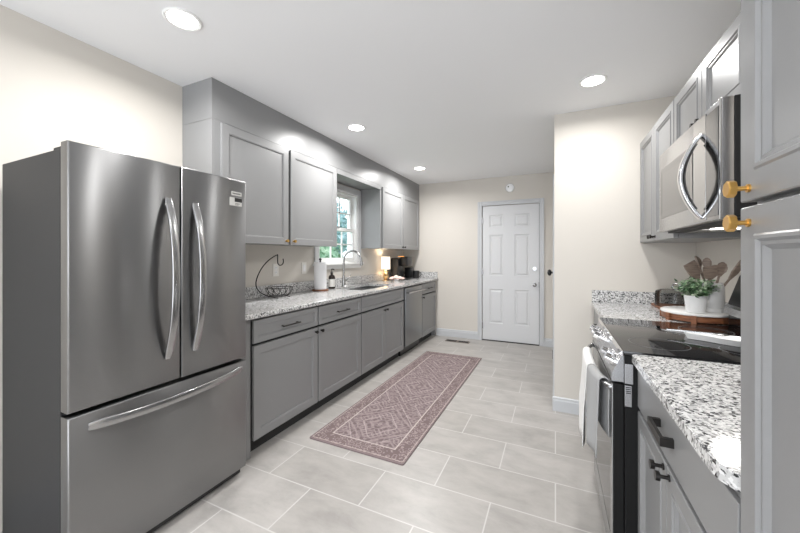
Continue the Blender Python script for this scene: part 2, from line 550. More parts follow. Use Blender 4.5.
# ------------------------------------------------------------------ window
wx = XL
b = MB()
CASE = 0.07
for a0, a1, z0, z1 in ((WY0 - CASE, WY0, WZ0 - 0.0, WZ1 + CASE), (WY1, WY1 + CASE, WZ0 - 0.0, WZ1 + CASE), (WY0, WY1, WZ1, WZ1 + CASE)):
    b.box(wx, wx + 0.018, a0, a1, z0, z1, 0.003)
struct('trim_3', b, M['door'])
b = MB()   # jambs lining the opening + stops
t = 0.022
b.box(wx - 0.14, wx + 0.002, WY0, WY0 + t, WZ0, WZ1).box(wx - 0.14, wx + 0.002, WY1 - t, WY1, WZ0, WZ1)
b.box(wx - 0.14, wx + 0.002, WY0 + t, WY1 - t, WZ1 - t, WZ1).box(wx - 0.14, wx + 0.002, WY0 + t, WY1 - t, WZ0, WZ0 + t)
win = struct('window_1', b, M['white'])
ly0, ly1 = WY0 + t, WY1 - t
zm = 1.595
def sash(xc, z0, z1):
    f = MB(); s_ = 0.038
    f.box(xc - 0.016, xc + 0.016, ly0, ly0 + s_, z0, z1).box(xc - 0.016, xc + 0.016, ly1 - s_, ly1, z0, z1)
    f.box(xc - 0.016, xc + 0.016, ly0 + s_, ly1 - s_, z0, z0 + s_).box(xc - 0.016, xc + 0.016, ly0 + s_, ly1 - s_, z1 - s_, z1)
    for k in (1, 2):
        yy = ly0 + s_ + (ly1 - ly0 - 2 * s_) * k / 3
        f.box(xc - 0.006, xc + 0.008, yy - 0.008, yy + 0.008, z0 + s_, z1 - s_)
    zz = (z0 + z1) / 2
    f.box(xc - 0.006, xc + 0.008, ly0 + s_, ly1 - s_, zz - 0.008, zz + 0.008)
    so = f.build('sash', M['white'], win)
    MB().box(xc - 0.003, xc + 0.001, ly0 + s_ - 0.004, ly1 - s_ + 0.004, z0 + s_ - 0.004, z1 - s_ + 0.004).build('pane', M['pane'], so)
sash(wx - 0.085, zm - 0.02, WZ1 - t)
sash(wx - 0.048, WZ0 + t, zm + 0.02)
MB().box(wx - 0.03, wx - 0.018, 3.30, 3.36, zm + 0.018, zm + 0.03, 0.002).build('sash_lock', M['nickel'], win)
struct('trim_4', MB().box(wx - 0.002, wx + 0.045, WY0 - CASE - 0.02, WY1 + CASE + 0.02, WZ0 - 0.022, WZ0 + 0.001, 0.004).box(wx, wx + 0.014, WY0 - CASE, WY1 + CASE, WZ0 - 0.07, WZ0 - 0.022, 0.002), M['white'])

# garden beyond the window
def leafmass(name, c, rad, nl, size, material, parent=None, origin=None):
    b = MB(); bm = b.bm
    bb = bmesh.new(); bmesh.ops.create_icosphere(bb, subdivisions=3, radius=0.86)
    for v in bb.verts: v.co *= 1 + 0.14 * math.sin(v.co.x * 7 + 1) * math.cos(v.co.y * 9) + 0.06 * random.random()
    b.merge(bb, Matrix.Translation(Vector(c)) @ Matrix.Diagonal((*rad, 1)))
    for i in range(nl):
        d = Vector((random.gauss(0, 1), random.gauss(0, 1), random.gauss(0, 1))).normalized() * random.uniform(0.82, 1.06)
        p = Vector((c[0] + d.x * rad[0], c[1] + d.y * rad[1], c[2] + d.z * rad[2]))
        u = Vector((random.gauss(0, 1), random.gauss(0, 1), random.gauss(0, 1))).normalized()
        v = u.orthogonal().normalized(); s_ = size * random.uniform(0.6, 1.3)
        q = [p - u * s_, p - v * s_ * 0.45 + Vector((0, 0, 0.01)), p + u * s_, p + v * s_ * 0.45]
        bm.faces.new([bm.verts.new(x) for x in q])
    return b.build(name, material, parent, origin=origin)
struct('ground_outside', MB().box(-16, XL - 0.16, -2, 16, -0.5, -0.3), M['lawn'])
bpy.data.objects['ground_outside'].name = 'ground'
for (cx, cy, cz, rx, ry, rz, lb) in ((-5.2, 6.0, 0.75, 0.8, 1.3, 1.1, 'dense green hedge bush outside the window, low in the panes'),):
    t_ = thing('hedge_bush', lb, 'bush', (cx, cy, -0.3))
    leafmass('foliage', (cx, cy, cz), (rx, ry, rz), 2200, 0.07, M['hedge'], t_)
    MB().cyl((cx, cy, -0.3), (cx, cy, cz), 0.07, 0.04).build('stem', M['bark'], t_, True)
t_ = thing('garden_tree', 'bluish green tree standing behind the hedge outside the window', 'tree', (-8.3, 9.3, -0.3))
leafmass('crown', (-8.3, 9.3, 2.2), (1.8, 2.3, 1.35), 2600, 0.12, M['tree'], t_)
MB().cyl((-8.3, 9.3, -0.3), (-8.3, 9.3, 1.6), 0.16, 0.1).build('trunk', M['bark'], t_, True)

# ------------------------------------------------------------------ recessed lights
for i, (x, y, pw, lb) in enumerate(((-1.66, 1.05, 11, 'round recessed ceiling light above the refrigerator'),
                   (0.226, 2.56, 6.5, 'round recessed ceiling light in front of the cream partition wall'),
                   (-1.637, 2.60, 12, 'round recessed ceiling light nearest the left wall cabinets'),
                   (-1.637, 4.17, 14, 'small far recessed ceiling light close to the back wall'))):
    t_ = thing('recessed_light', lb, 'ceiling light', (x, y, H), 'recessed ceiling lights')
    MB().lathe([(0.066, -0.001), (0.082, -0.001), (0.084, -0.004), (0.078, -0.009), (0.066, -0.006), (0.066, -0.001)], (x, y, H)).build('trim_ring', M['white'], t_, True)
    MB().lathe([(0, -0.002), (0.067, -0.002), (0.067, -0.0055), (0, -0.0055)], (x, y, H)).build('lens', M['lens'], t_)
    area('downlight_lamp', (x, y, H - 0.014), (0, 0, 0), 0.13, 0.13, pw, (1, 0.99, 0.975), 'DISK', math.radians(165))
area('downlight_lamp', (0.226, 1.05, H - 0.014), (0, 0, 0), 0.13, 0.13, 6.5, (1, 0.99, 0.975), 'DISK', math.radians(165))   # pair of the one above the refrigerator, just out of view
for x, y in ((-1.6, -0.7), (0.0, -0.9)):   # the same ceiling fixtures over the part of the room behind the camera
    area('downlight_lamp', (x, y, H - 0.014), (0, 0, 0), 0.13, 0.13, DOWNLIGHT_POWER * 0.25, (1, 0.99, 0.975), 'DISK', math.radians(165))

# ------------------------------------------------------------------ cabinet helpers
SHAKER = [(0, -0.019), (0, -0.001), (0.0015, 0), (0.056, 0), (0.058, -0.0025), (0.062, -0.0025), (0.064, -0.010)]
def shaker(w_): return [(0, -0.019), (0, -0.001), (0.0015, 0), (w_, 0), (w_ + 0.002, -0.0025), (w_ + 0.006, -0.0025), (w_ + 0.008, -0.010)]
def moulded(w_): return [(0, -0.019), (0, -0.002), (0.002, 0), (w_, 0), (w_ + 0.003, 0.003), (w_ + 0.008, 0.003), (w_ + 0.012, -0.002), (w_ + 0.017, -0.002), (w_ + 0.024, -0.009), (w_ + 0.030, -0.009)]
fl = lambda xf: (lambda a, z, d: (xf + d, a, z))
fr = lambda xf: (lambda a, z, d: (xf - d, a, z))

XD = -1.727       # left base door face
def pull_x(y0, y1, x, z, sgn, parent, m_='bronze'):
    b = MB()
    for yy in (y0 + 0.012, y1 - 0.012): b.cyl((x, yy, z), (x + sgn * 0.026, yy, z), 0.0055, n=12)
    b.tube([(x + sgn * 0.027, y0, z), (x + sgn * 0.027, y1, z)], 0.006, 12)
    return b.build('handle', M[m_], parent, True)
def knob_x(x, y, z, sgn, parent, m_='bronze', r=0.013):
    b = MB(); q = Matrix.Rotation(sgn * PI / 2, 4, 'Y')
    b.lathe([(0, 0), (r * .55, 0), (r * .45, 0.012), (r * .9, 0.016), (r, 0.021), (r * .9, 0.026), (0, 0.028)], (x, y, z), 20, q)
    return b.build('knob', M[m_], parent, True)

def base_left(y0, y1, label, drawers=1, doors=1, knobs=('R',), handle=True, side=False):
    t_ = thing('base_cabinet', label, 'cabinet', (-2.0, (y0 + y1) / 2, 0), 'grey base cabinets along the left wall')
    gp = 0.007
    if handle: b = MB().box(XL + 0.002, XD - 0.045, y0 + 0.001, y1 - 0.001, 0.10, 0.882)
    else: b = MB().box(XL + 0.002, XD - 0.045, y0 + 0.001, y1 - 0.001, 0.10, 0.69).box(XD - 0.06, XD - 0.045, y0 + 0.001, y1 - 0.001, 0.69, 0.882)
    b.build('carcass', M['void'], t_)
    rail = MB().box(XD - 0.045, XD - 0.02, y0 + 0.001, y1 - 0.001, 0.868, 0.882)
    rail.build('top_rail', M['cab'], t_)
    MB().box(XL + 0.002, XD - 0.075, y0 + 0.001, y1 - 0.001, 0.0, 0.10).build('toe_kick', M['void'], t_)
    dr = MB().panel(y0 + gp, y1 - gp, 0.720, 0.866, shaker(0.032), fl(XD)).build('drawer_front', M['cab'], t_)
    if handle:
        ym = (y0 + y1) / 2
        pull_x(ym - 0.085, ym + 0.085, XD, 0.79, 1, dr)
    ww = (y1 - y0) / doors
    for k in range(doors):
        a0 = y0 + k * ww + (gp if k == 0 else 0.0025); a1 = y0 + (k + 1) * ww - (gp if k == doors - 1 else 0.0025)
        dd = MB().panel(a0, a1, 0.105, 0.703, shaker(0.054), fl(XD)).build('door', M['cab'], t_)
        yk = a1 - 0.028 if knobs[k] == 'R' else a0 + 0.028
        knob_x(XD, yk, 0.672, 1, dd)
    return t_
first_base = base_left(1.532, 2.174, 'grey base cabinet next to the refrigerator, one drawer over one wide door', knobs=('R',))
base_left(2.174, 2.835, 'grey base cabinet below the paper towel roll, one drawer over one door', knobs=('L',))
base_left(2.835, 3.85, 'wide grey sink base cabinet with two doors', doors=2, knobs=('R', 'L'), handle=False)
last_base = base_left(4.49, 5.10, 'narrow grey base cabinet at the far end past the dishwasher', knobs=('L',))
# filler beside the refrigerator
MB().box(XL + 0.002, XD - 0.02, 1.425, 1.530, 0.0, 0.882, 0.001).build('filler_panel', M['cab'], first_base)
MB().box(XL + 0.002, XD - 0.02, 5.102, YB - 0.001, 0.0, 0.882, 0.001).build('filler_strip', M['cab'], last_base)

# dishwasher
t_ = thing('dishwasher', 'stainless steel dishwasher set between the grey base cabinets', 'dishwasher', (-2.0, 4.17, 0))
MB().box(XL + 0.004, XD - 0.05, 3.853, 4.487, 0.02, 0.878).build('body', M['black'], t_)
MB().box(XD - 0.045, XD + 0.004, 3.885, 4.478, 0.115, 0.862, 0.006).build('door', M['dish_steel'], t_, True)
b = MB()
for yy in (3.93, 4.43): b.cyl((XD + 0.003, yy, 0.80), (XD + 0.045, yy, 0.80), 0.008, n=14)
b.tube([(XD + 0.046, 3.90, 0.80), (XD + 0.046, 4.46, 0.80)], 0.011, 14).build('handle', M['handle'], t_, True)
MB().box(XL + 0.1, XD - 0.06, 3.87, 4.47, 0.0, 0.019).box(XD - 0.09, XD - 0.06, 3.87, 4.47, 0.0, 0.11).build('toe_plate', M['black'], t_)

# left countertop with sink cut-out, and backsplashes
SX0, SX1, SY0, SY1 = -2.21, -1.83, 3.03, 3.80
XC = -1.70
b = MB()
y0c, y1c = 1.42, YB - 0.002
def slabs(b, z0, z1):
    b.box(XL + 0.002, SX0, y0c, y1c, z0, z1); b.box(SX1, XC - 0.006, y0c, y1c, z0, z1)
    b.box(SX0, SX1, y0c, SY0, z0, z1); b.box(SX0, SX1, SY1, y1c, z0, z1)
slabs(b, 0.884, 0.914)
b.prism([(0, 0.886), (0.003, 0.884), (0.005, 0.886), (0.006, 0.889), (0.006, 0.909), (0.005, 0.912), (0.003, 0.9138), (0, 0.914)], y0c, y1c, lambda p, q, a: (XC - 0.006 + p, a, q))
tag(b.build('countertop', M['granite'], origin=(-2.0, 3.2, 0.884)), 'long speckled granite countertop with undermount sink along the left wall', 'countertop')
b = MB().box(XL + 0.002, XL + 0.022, y0c, y1c, 0.9145, 1.014, 0.002)
tag(b.build('backsplash', M['granite'], origin=(XL + 0.01, 3.2, 0.9145)), 'low granite backsplash strip running along the left wall under the window', 'backsplash')
b = MB().box(XL + 0.023, XC - 0.01, YB - 0.022, YB - 0.002, 0.9145, 1.014, 0.002)
tag(b.build('side_splash', M['granite'], origin=(-2, YB - 0.01, 0.9145)), 'short granite splash strip against the back wall behind the coffee maker', 'backsplash')

# sink
t_ = thing('kitchen_sink', 'double bowl stainless undermount sink below the window', 'sink', (-2.02, 3.415, 0.70))
for a0, a1 in ((SY0 - 0.004, 3.40), (3.43, SY1 + 0.004)):
    x0_, x1_, z0_, z1_ = SX0 - 0.004, SX1 + 0.004, 0.70, 0.883
    b = MB(); q = 0.0025
    b.box(x0_, x1_, a0, a1, z0_, z0_ + q)
    b.box(x0_, x0_ + q, a0, a1, z0_, z1_).box(x1_ - q, x1_, a0, a1, z0_, z1_)
    b.box(x0_, x1_, a0, a0 + q, z0_, z1_).box(x0_, x1_, a1 - q, a1, z0_, z1_)
    bo = b.build('bowl', M['steel'], t_)
    MB().lathe([(0, 0.0), (0.03, 0.0), (0.04, 0.003), (0.042, 0.0)], (-2.02, (a0 + a1) / 2, z0_ + q)).build('drain', M['nickel'], bo, True)
MB().box(SX0, SX1, 3.395, 3.435, 0.872, 0.882, 0.002).build('divider', M['steel'], t_)
# faucet
t_ = thing('faucet', 'tall brushed nickel gooseneck faucet behind the sink', 'faucet', (-2.245, 3.29, 0.914))
fx_, fy_ = -2.245, 3.29
MB().lathe([(0, 0), (0.028, 0), (0.028, 0.006), (0.022, 0.012), (0.019, 0.10), (0.016, 0.13), (0, 0.13)], (fx_, fy_, 0.914)).build('body', M['nickel'], t_, True)
pts = [(fx_, fy_, 1.04), (fx_, fy_, 1.12), (fx_, fy_, 1.19)]
for k in range(1, 15):
    a = PI - k * PI * 0.90 / 14
    pts.append((fx_ + 0.115 + 0.115 * math.cos(a), fy_ + 0.0 + 0.012 * k / 14, 1.215 + 0.115 * math.sin(a)))
MB().tube(pts, 0.0125, 14).build('spout', M['nickel'], t_, True)
e = Vector(pts[-1])
MB().cyl(e + Vector((0, 0, 0.005)), e + Vector((0.012, 0.0, -0.085)), 0.015, 0.019, 18).build('spray_head', M['nickel'], t_, True)
b = MB().cyl((fx_, fy_ + 0.015, 0.985), (fx_, fy_ + 0.045, 0.985), 0.014, n=16)
b.tube([(fx_, fy_ + 0.04, 0.985), (fx_ + 0.02, fy_ + 0.08, 1.02), (fx_ + 0.03, fy_ + 0.10, 1.05)], [0.008, 0.006, 0.006], 10).build('lever', M['nickel'], t_, True)

# ------------------------------------------------------------------ left wall cabinets
XU = -2.017
ZU = 1.37
struct('wall_soffit', MB().box(XL + 0.001, XU - 0.012, 1.471, YB - 0.001, 2.175, H - 0.001), M['cab'])
bpy.data.objects['wall_soffit']['kind'] = 'structure'
def upper_left(y0, y1, splits, label, knobs, endpanel=True):
    t_ = thing('wall_cabinet', label, 'cabinet', (XL + 0.15, (y0 + y1) / 2, ZU), 'grey wall cabinets on the left wall')
    MB().box(XL + 0.001, XU - 0.05, y0 + 0.002, y1 - 0.002, ZU + 0.002, 2.172).build('carcass', M['void'], t_)
    b = MB().box(XL + 0.001, XU - 0.012, y0, y0 + 0.019, ZU, 2.1735, 0.001).box(XL + 0.001, XU - 0.012, y1 - 0.019, y1, ZU, 2.1735, 0.001)
    b.box(XL + 0.001, XU - 0.03, y0 + 0.019, y1 - 0.019, ZU, ZU + 0.015)
    b.box(XU - 0.05, XU - 0.012, y0 + 0.019, splits[0][0] + 0.004, ZU + 0.0, 2.155)
    b.box(XU - 0.05, XU - 0.012, y0 + 0.019, y1 - 0.019, 2.155, 2.1735)
    b.build('frame', M['cab'], t_)
    for (a0, a1), kn in zip(splits, knobs):
        dd = MB().panel(a0, a1, ZU - 0.002, 2.16, shaker(0.052), fl(XU + 0.008)).build('door', M['cab'], t_)
        yk = a1 - 0.03 if kn[0] == 'R' else a0 + 0.03
        knob_x(XU + 0.008, yk, ZU + 0.028, 1, dd, kn[1])
    return t_
upper_left(1.471, 2.835, [(1.53, 2.145), (2.172, 2.825)], 'long grey two-door wall cabinet above counter between refrigerator and window', (('R', 'brass'), ('L', 'brass')))
far_upper = upper_left(3.786, 5.10, [(3.83, 4.452), (4.468, 5.09)], 'grey two-door wall cabinet between window and back wall', (('R', 'bronze'), ('L', 'bronze')))
MB().box(XL + 0.001, XU - 0.012, 5.101, YB - 0.001, ZU, 2.174).build('filler_strip', M['cab'], far_upper)
b = MB().box(XL + 0.001, XU - 0.013, 2.836, 3.785, 2.135, 2.1735, 0.001).box(XU - 0.0125, XU + 0.002, 2.836, 3.785, 2.115, 2.163, 0.001)
tag(b.build('window_valance', M['cab'], origin=(-2.1, 3.3, 2.115)), 'grey valance board bridging the wall cabinets above the window', 'valance')

# outlets on the left wall
def plate(name, y, z, w_, h_, label, kind):
    t_ = thing(name, label, 'outlet' if kind == 'o' else 'switch', (XL, y, z), 'wall plates on the left wall')
    MB().box(XL + 0.0005, XL + 0.006, y - w_ / 2, y + w_ / 2, z - h_ / 2, z + h_ / 2, 0.0015).build('cover_plate', M['plastic_white'], t_)
    if kind == 'o':
        for dz in (-0.02, 0.02):
            r_ = MB().cyl((XL + 0.0055, y, z + dz), (XL + 0.008, y, z + dz), 0.0165, n=20).build('receptacle', M['ceramic'], t_)
            MB().box(XL + 0.0078, XL + 0.0084, y - 0.007, y - 0.005, z + dz - 0.004, z + dz + 0.005).box(XL + 0.0078, XL + 0.0084, y + 0.005, y + 0.007, z + dz - 0.004, z + dz + 0.005).build('slot', M['black'], r_)
    else:
        MB().box(XL + 0.0055, XL + 0.0095, y - 0.016, y + 0.016, z - 0.033, z + 0.033, 0.001).build('rocker', M['ceramic'], t_)
plate('wall_outlet', 2.32, 1.145, 0.07, 0.115, 'cream wall outlet behind the curved wire hook stand', 'o')
plate('light_switch', 2.70, 1.15, 0.07, 0.115, 'cream wall switch left of the paper towel roll', 's')

# ------------------------------------------------------------------ refrigerator
FX = -1.646
t_ = thing('refrigerator', 'dark stainless steel french door refrigerator with bottom freezer drawer', 'refrigerator', (-1.95, 1.013, 0))
MB().box(-2.25, -1.712, 0.619, 1.407, 0.03, 1.688, 0.004).build('body', M['fridge_side'], t_)
MB().box(-2.2, -1.72, 0.64, 1.39, 0.0, 0.029).box(-1.711, -1.67, 0.64, 1.39, 0.015, 0.05).build('base_grille', M['black'], t_)
MB().box(-1.711, -1.704, 0.635, 1.39, 0.06, 1.68).build('gasket', M['black'], t_)
DOORP = [(0, -0.056), (0, -0.006), (0.002, -0.002), (0.006, 0)]
dl = MB().panel(0.617, 1.030, 0.686, 1.710, DOORP, fl(FX)).build('door', M['fridge_front'], t_, True)
dr = MB().panel(1.036, 1.410, 0.686, 1.710, DOORP, fl(FX)).build('door', M['fridge_front'], t_, True)
fz = MB().panel(0.617, 1.410, 0.048, 0.668, DOORP, fl(FX)).build('freezer_drawer', M['fridge_front'], t_, True)
def fhandle(pa, pb, bow, parent, wdt, up):
    pa = Vector(pa); pb = Vector(pb); pts = []; n_ = 28
    for i in range(n_ + 1):
        t = i / n_
        p = pa.lerp(pb, t); p.x += bow * (1 - abs(2 * t - 1) ** 2.3) + 0.004
        pts.append(p)
    b = MB().tube(pts, [0.8 if i in (0, n_) else 1.0 for i in range(n_ + 1)], 14, flat=(wdt[0], wdt[1], up))
    for p in (pts[1], pts[-2]): b.cyl((FX - 0.001, p.y, p.z), (p.x, p.y, p.z), 0.009, n=12)
    return b.build('handle', M['handle'], parent, True)
fhandle((FX, 0.970, 1.545), (FX, 0.970, 0.80), 0.062, dl, (0.007, 0.017), (1, 0, 0))
fhandle((FX, 1.100, 1.54), (FX, 1.100, 0.805), 0.062, dr, (0.007, 0.017), (1, 0, 0))
fhandle((FX, 0.676, 0.615), (FX, 1.375, 0.628), 0.058, fz, (0.007, 0.018), (1, 0, 0))
MB().box(-1.80, -1.715, 0.630, 0.70, 1.688, 1.704, 0.004).build('hinge_cover', M['fridge_side'], t_)
MB().box(-1.80, -1.715, 1.325, 1.395, 1.688, 1.704, 0.004).build('hinge_cover', M['fridge_side'], t_)
bd = MB().box(FX + 0.0004, FX + 0.0015, 1.312, 1.378, 1.618, 1.640).build('badge', M['label'], dr)
st_ = MB().box(FX + 0.0004, FX + 0.0012, 1.300, 1.380, 1.560, 1.606).build('sticker', M['label'], dr)
MB().box(FX + 0.0013, FX + 0.0016, 1.332, 1.380, 1.583, 1.605).build('sticker_print', M['black'], st_)
def text(s, size, parent, mtx, material, name='lettering'):
    cu = bpy.data.curves.new('txt', 'FONT'); cu.body = s; cu.size = size; cu.align_x = 'CENTER'; cu.align_y = 'CENTER'; cu.extrude = 0.0002
    o = bpy.data.objects.new('txt', cu); COL.objects.link(o)
    me = bpy.data.meshes.new_from_object(o.evaluated_get(bpy.context.evaluated_depsgraph_get()))
    bpy.data.objects.remove(o); bpy.data.curves.remove(cu)
    me.transform(mtx); me.transform(Matrix.Translation(-ORG[parent.name]))
    me.materials.clear(); me.materials.append(material)
    r = bpy.data.objects.new(name, me); COL.objects.link(r); r.parent = parent; ORG[r.name] = ORG[parent.name]
    return r
RX = Matrix.Rotation(PI / 2, 4, 'Z') @ Matrix.Rotation(PI / 2, 4, 'X')
b = MB()
for k, wd in enumerate((0.030, 0.022)):
    b.box(FX + 0.0013, FX + 0.0016, 1.336, 1.336 + wd, 1.572 - k * 0.007, 1.5745 - k * 0.007)
b.build('sticker_line', M['void'], st_)
b = MB()
for k in range(10):
    b.box(FX + 0.0016, FX + 0.0019, 1.318 + k * 0.0054, 1.3213 + k * 0.0054, 1.6255, 1.6325)
b.build('badge_print', M['void'], bd)

# ------------------------------------------------------------------ rug, floor vent, detector
b = MB()
rp = []
hx, hy, rc = 0.362, 1.172, 0.012
for cx, cy, a0 in ((hx - rc, hy - rc, 0), (-hx + rc, hy - rc, 90), (-hx + rc, -hy + rc, 180), (hx - rc, -hy + rc, 270)):
    for k in range(5):
        a = math.radians(a0 + k * 22.5); rp.append((cx + rc * math.cos(a), cy + rc * math.sin(a)))
RC = (-1.195, 3.035)
b.prism(rp, 0.0005, 0.008, lambda p, q, a: (RC[0] + p, RC[1] + q, a))
ro = b.build('runner_rug', M['rug'], origin=(RC[0], RC[1], 0))
ro.rotation_euler[2] = math.radians(-0.3)
tag(ro, 'faded mauve patterned runner rug on the tile floor', 'rug')
t_ = thing('floor_vent', 'small dark metal floor register near the back wall', 'vent', (-1.32, 4.89, 0))
b = MB().box(-1.50, -1.14, 4.835, 4.845, 0.0003, 0.005).box(-1.50, -1.14, 4.935, 4.945, 0.0003, 0.005)
b.box(-1.50, -1.485, 4.845, 4.935, 0.0003, 0.005).box(-1.155, -1.14, 4.845, 4.935, 0.0003, 0.005).box(-1.335, -1.305, 4.845, 4.935, 0.0003, 0.005)
b.build('frame', mat('brown vent metal', (0.22, 0.18, 0.15), 0.5, 0.3), t_)
for g0 in (-1.482, -1.302):
    b = MB().box(g0, g0 + 0.145, 4.888, 4.892, 0.0004, 0.003)
    for k in range(11): b.box(g0 + k * 0.0138, g0 + k * 0.0138 + 0.005, 4.846, 4.934, 0.0004, 0.003)
    b.build('grille', M['bronze'], t_)
MB().box(-1.484, -1.156, 4.846, 4.934, 0.0001, 0.0003).build('duct_shade_sheet', M['void'], t_)  # flat dark sheet paints the shade below the grille
t_ = thing('smoke_detector', 'round white smoke detector high on the back wall above the door', 'smoke detector', (-0.603, YB, 2.265))
qm = Matrix.Rotation(PI / 2, 4, 'X')
MB().lathe([(0, 0), (0.062, 0), (0.062, 0.015), (0.055, 0.028), (0.03, 0.034), (0, 0.035)], (-0.603, YB - 0.0005, 2.265), 36, qm).build('housing', M['ceramic'], t_, True)
MB().sphere((-0.622, YB - 0.034, 2.28), 0.010).build('sensor', M['bronze'], t_, True)

# ------------------------------------------------------------------ items on the left counter
# wire stand with hook and wire bowl
t_ = thing('wire_fruit_stand', 'dark wire fruit bowl with a tall curved banana hook', 'fruit stand', (-2.20, 2.20, 0.914))
zc = 0.914
cx, cy = -2.19, 2.225
b = MB()
ring = lambda r, z, n_=40: [(cx + r * math.cos(2 * PI * k / n_), cy + 1.15 * r * math.sin(2 * PI * k / n_), z) for k in range(n_)]
b.tube(ring(0.055, zc + 0.012), 0.0028, 8, True)
b.tube(ring(0.105, zc + 0.085), 0.0028, 8, True)
for k in range(12):
    a = 2 * PI * k / 12
    c_, s_ = math.cos(a), 1.15 * math.sin(a)
    a2 = a + 0.42
    c2, s2 = math.cos(a2), 1.15 * math.sin(a2)
    b.tube(bez((cx + 0.055 * c_, cy + 0.055 * s_, zc + 0.012), (cx + 0.09 * c_, cy + 0.09 * s_, zc + 0.02), (cx + 0.10 * c2, cy + 0.10 * s2, zc + 0.05), (cx + 0.105 * c2, cy + 0.105 * s2, zc + 0.085), 8), 0.0022, 6)
b.build('bowl', M['wire'], t_, True)
for a in (0.6, 2.4, 4.0, 5.4):
    c_, s_ = math.cos(a), 1.15 * math.sin(a)
    MB().tube([(cx + 0.055 * c_, cy + 0.055 * s_, zc + 0.012), (cx + 0.085 * c_, cy + 0.085 * s_, zc + 0.003)], 0.003, 8).build('foot', M['wire'], t_, True)
pts = bez((-2.12, 2.14, zc + 0.006), (-2.19, 2.03, zc + 0.03), (-2.235, 1.985, zc + 0.08), (-2.225, 2.01, zc + 0.17), 10)
pts += bez((-2.225, 2.01, zc + 0.17), (-2.22, 2.05, zc + 0.28), (-2.22, 2.14, zc + 0.34), (-2.22, 2.235, zc + 0.372), 12)[1:]
MB().tube(pts, 0.0045, 10).build('arched_stem', M['wire'], t_, True)
pts = bez((-2.22, 2.235, zc + 0.372), (-2.22, 2.238, zc + 0.32), (-2.22, 2.225, zc + 0.285), (-2.22, 2.26, zc + 0.278), 8)
pts += bez((-2.22, 2.26, zc + 0.278), (-2.22, 2.30, zc + 0.275), (-2.22, 2.31, zc + 0.30), (-2.22, 2.30, zc + 0.335), 8)[1:]
MB().tube(pts, 0.0045, 10).build('hook', M['wire'], t_, True)
# paper towel holder
px, py = -2.215, 2.82
t_ = thing('paper_towel_holder', 'wood based paper towel holder with a dark top knob', 'paper towel holder', (px, py, zc))
MB().lathe([(0, 0), (0.082, 0), (0.085, 0.004), (0.083, 0.013), (0, 0.014)], (px, py, zc + 0.0005)).build('base', M['wood'], t_, True)
MB().cyl((px, py, zc + 0.014), (px, py, zc + 0.315), 0.008, n=12).sphere((px, py, zc + 0.325), 0.014).build('post', M['black'], t_, True)
tag(MB().lathe([(0.021, 0), (0.062, 0), (0.064, 0.002), (0.064, 0.276), (0.062, 0.278), (0.021, 0.278), (0.021, 0)], (px, py, zc + 0.016), 48).build('paper_towel_roll', M['paper'], None, True, origin=(px, py, zc + 0.016)), 'white paper towel roll standing on the wooden holder', 'paper towel')
# soap bottle
sx_, sy_ = -2.235, 3.045
t_ = thing('soap_bottle', 'dark pump soap bottle with pale label beside the paper towels', 'soap bottle', (sx_, sy_, zc))
MB().lathe([(0, 0), (0.034, 0), (0.036, 0.004), (0.036, 0.125), (0.03, 0.142), (0.014, 0.152), (0.014, 0.166), (0, 0.166)], (sx_, sy_, zc + 0.0005)).build('bottle', M['amber'], t_, True)
MB().lathe([(0.0364, 0.022), (0.0368, 0.022), (0.0368, 0.105), (0.0364, 0.105)], (sx_, sy_, zc)).build('label', M['label'], t_, True)
MB().cyl((sx_, sy_, zc + 0.166), (sx_, sy_, zc + 0.18), 0.015).cyl((sx_, sy_, zc + 0.18), (sx_, sy_, zc + 0.215), 0.005).tube([(sx_, sy_, zc + 0.215), (sx_ + 0.025, sy_ - 0.005, zc + 0.214), (sx_ + 0.036, sy_ - 0.007, zc + 0.206)], 0.006, 8).build('pump', M['black'], t_, True)
# table lamp
lx, ly = -2.23, 4.33
t_ = thing('table_lamp', 'small lit table lamp with white shade and gold base', 'lamp', (lx, ly, zc))
MB().lathe([(0, 0), (0.045, 0), (0.045, 0.01), (0.02, 0.02), (0.036, 0.045), (0.045, 0.07), (0.032, 0.105), (0.014, 0.125), (0.018, 0.14), (0.01, 0.15), (0.01, 0.2), (0, 0.2)], (lx, ly, zc + 0.0005)).build('base', M['gold'], t_, True)
MB().lathe([(0.066, 0.165), (0.064, 0.345), (0.061, 0.345), (0.063, 0.165), (0.066, 0.165)], (lx, ly, zc)).build('lamp_shade', M['shade'], t_, True)
MB().sphere((lx, ly, zc + 0.24), 0.022).build('bulb', emission('warm lit bulb', (1, 0.82, 0.6), 16), t_, True)
pd = bpy.data.lights.new('table_lamp_light', 'POINT'); pd.energy = 1.6; pd.color = (1, 0.82, 0.6); pd.shadow_soft_size = 0.055
po = bpy.data.objects.new('table_lamp_light', pd); po.location = (lx, ly, zc + 0.275); COL.objects.link(po)
# coffee maker
kx, ky = -2.15, 4.68
t_ = thing('coffee_maker', 'tall black single serve coffee maker with glowing amber top light', 'coffee maker', (kx, ky, zc))
MB().box(kx - 0.12, kx + 0.0, ky - 0.10, ky + 0.10, zc + 0.012, zc + 0.325, 0.012).build('body', M['black'], t_, True)
MB().box(kx - 0.12, kx + 0.17, ky - 0.12, ky + 0.10, zc + 0.001, zc + 0.022, 0.006).build('drip_tray', M['black'], t_, True)
MB().box(kx + 0.001, kx + 0.13, ky - 0.03, ky + 0.14, zc + 0.20, zc + 0.345, 0.012).build('brew_head', M['black'], t_, True)
MB().box(kx - 0.03, kx + 0.03, ky - 0.04, ky + 0.06, zc + 0.3455, zc + 0.352, 0.002).build('indicator', M['amber_light'], t_)
MB().box(kx - 0.08, kx - 0.0, ky - 0.1035, ky - 0.1005, zc + 0.05, zc + 0.28, 0.001).build('water_tank', mat('smoky plastic', (0.03, 0.03, 0.032), 0.1), t_)
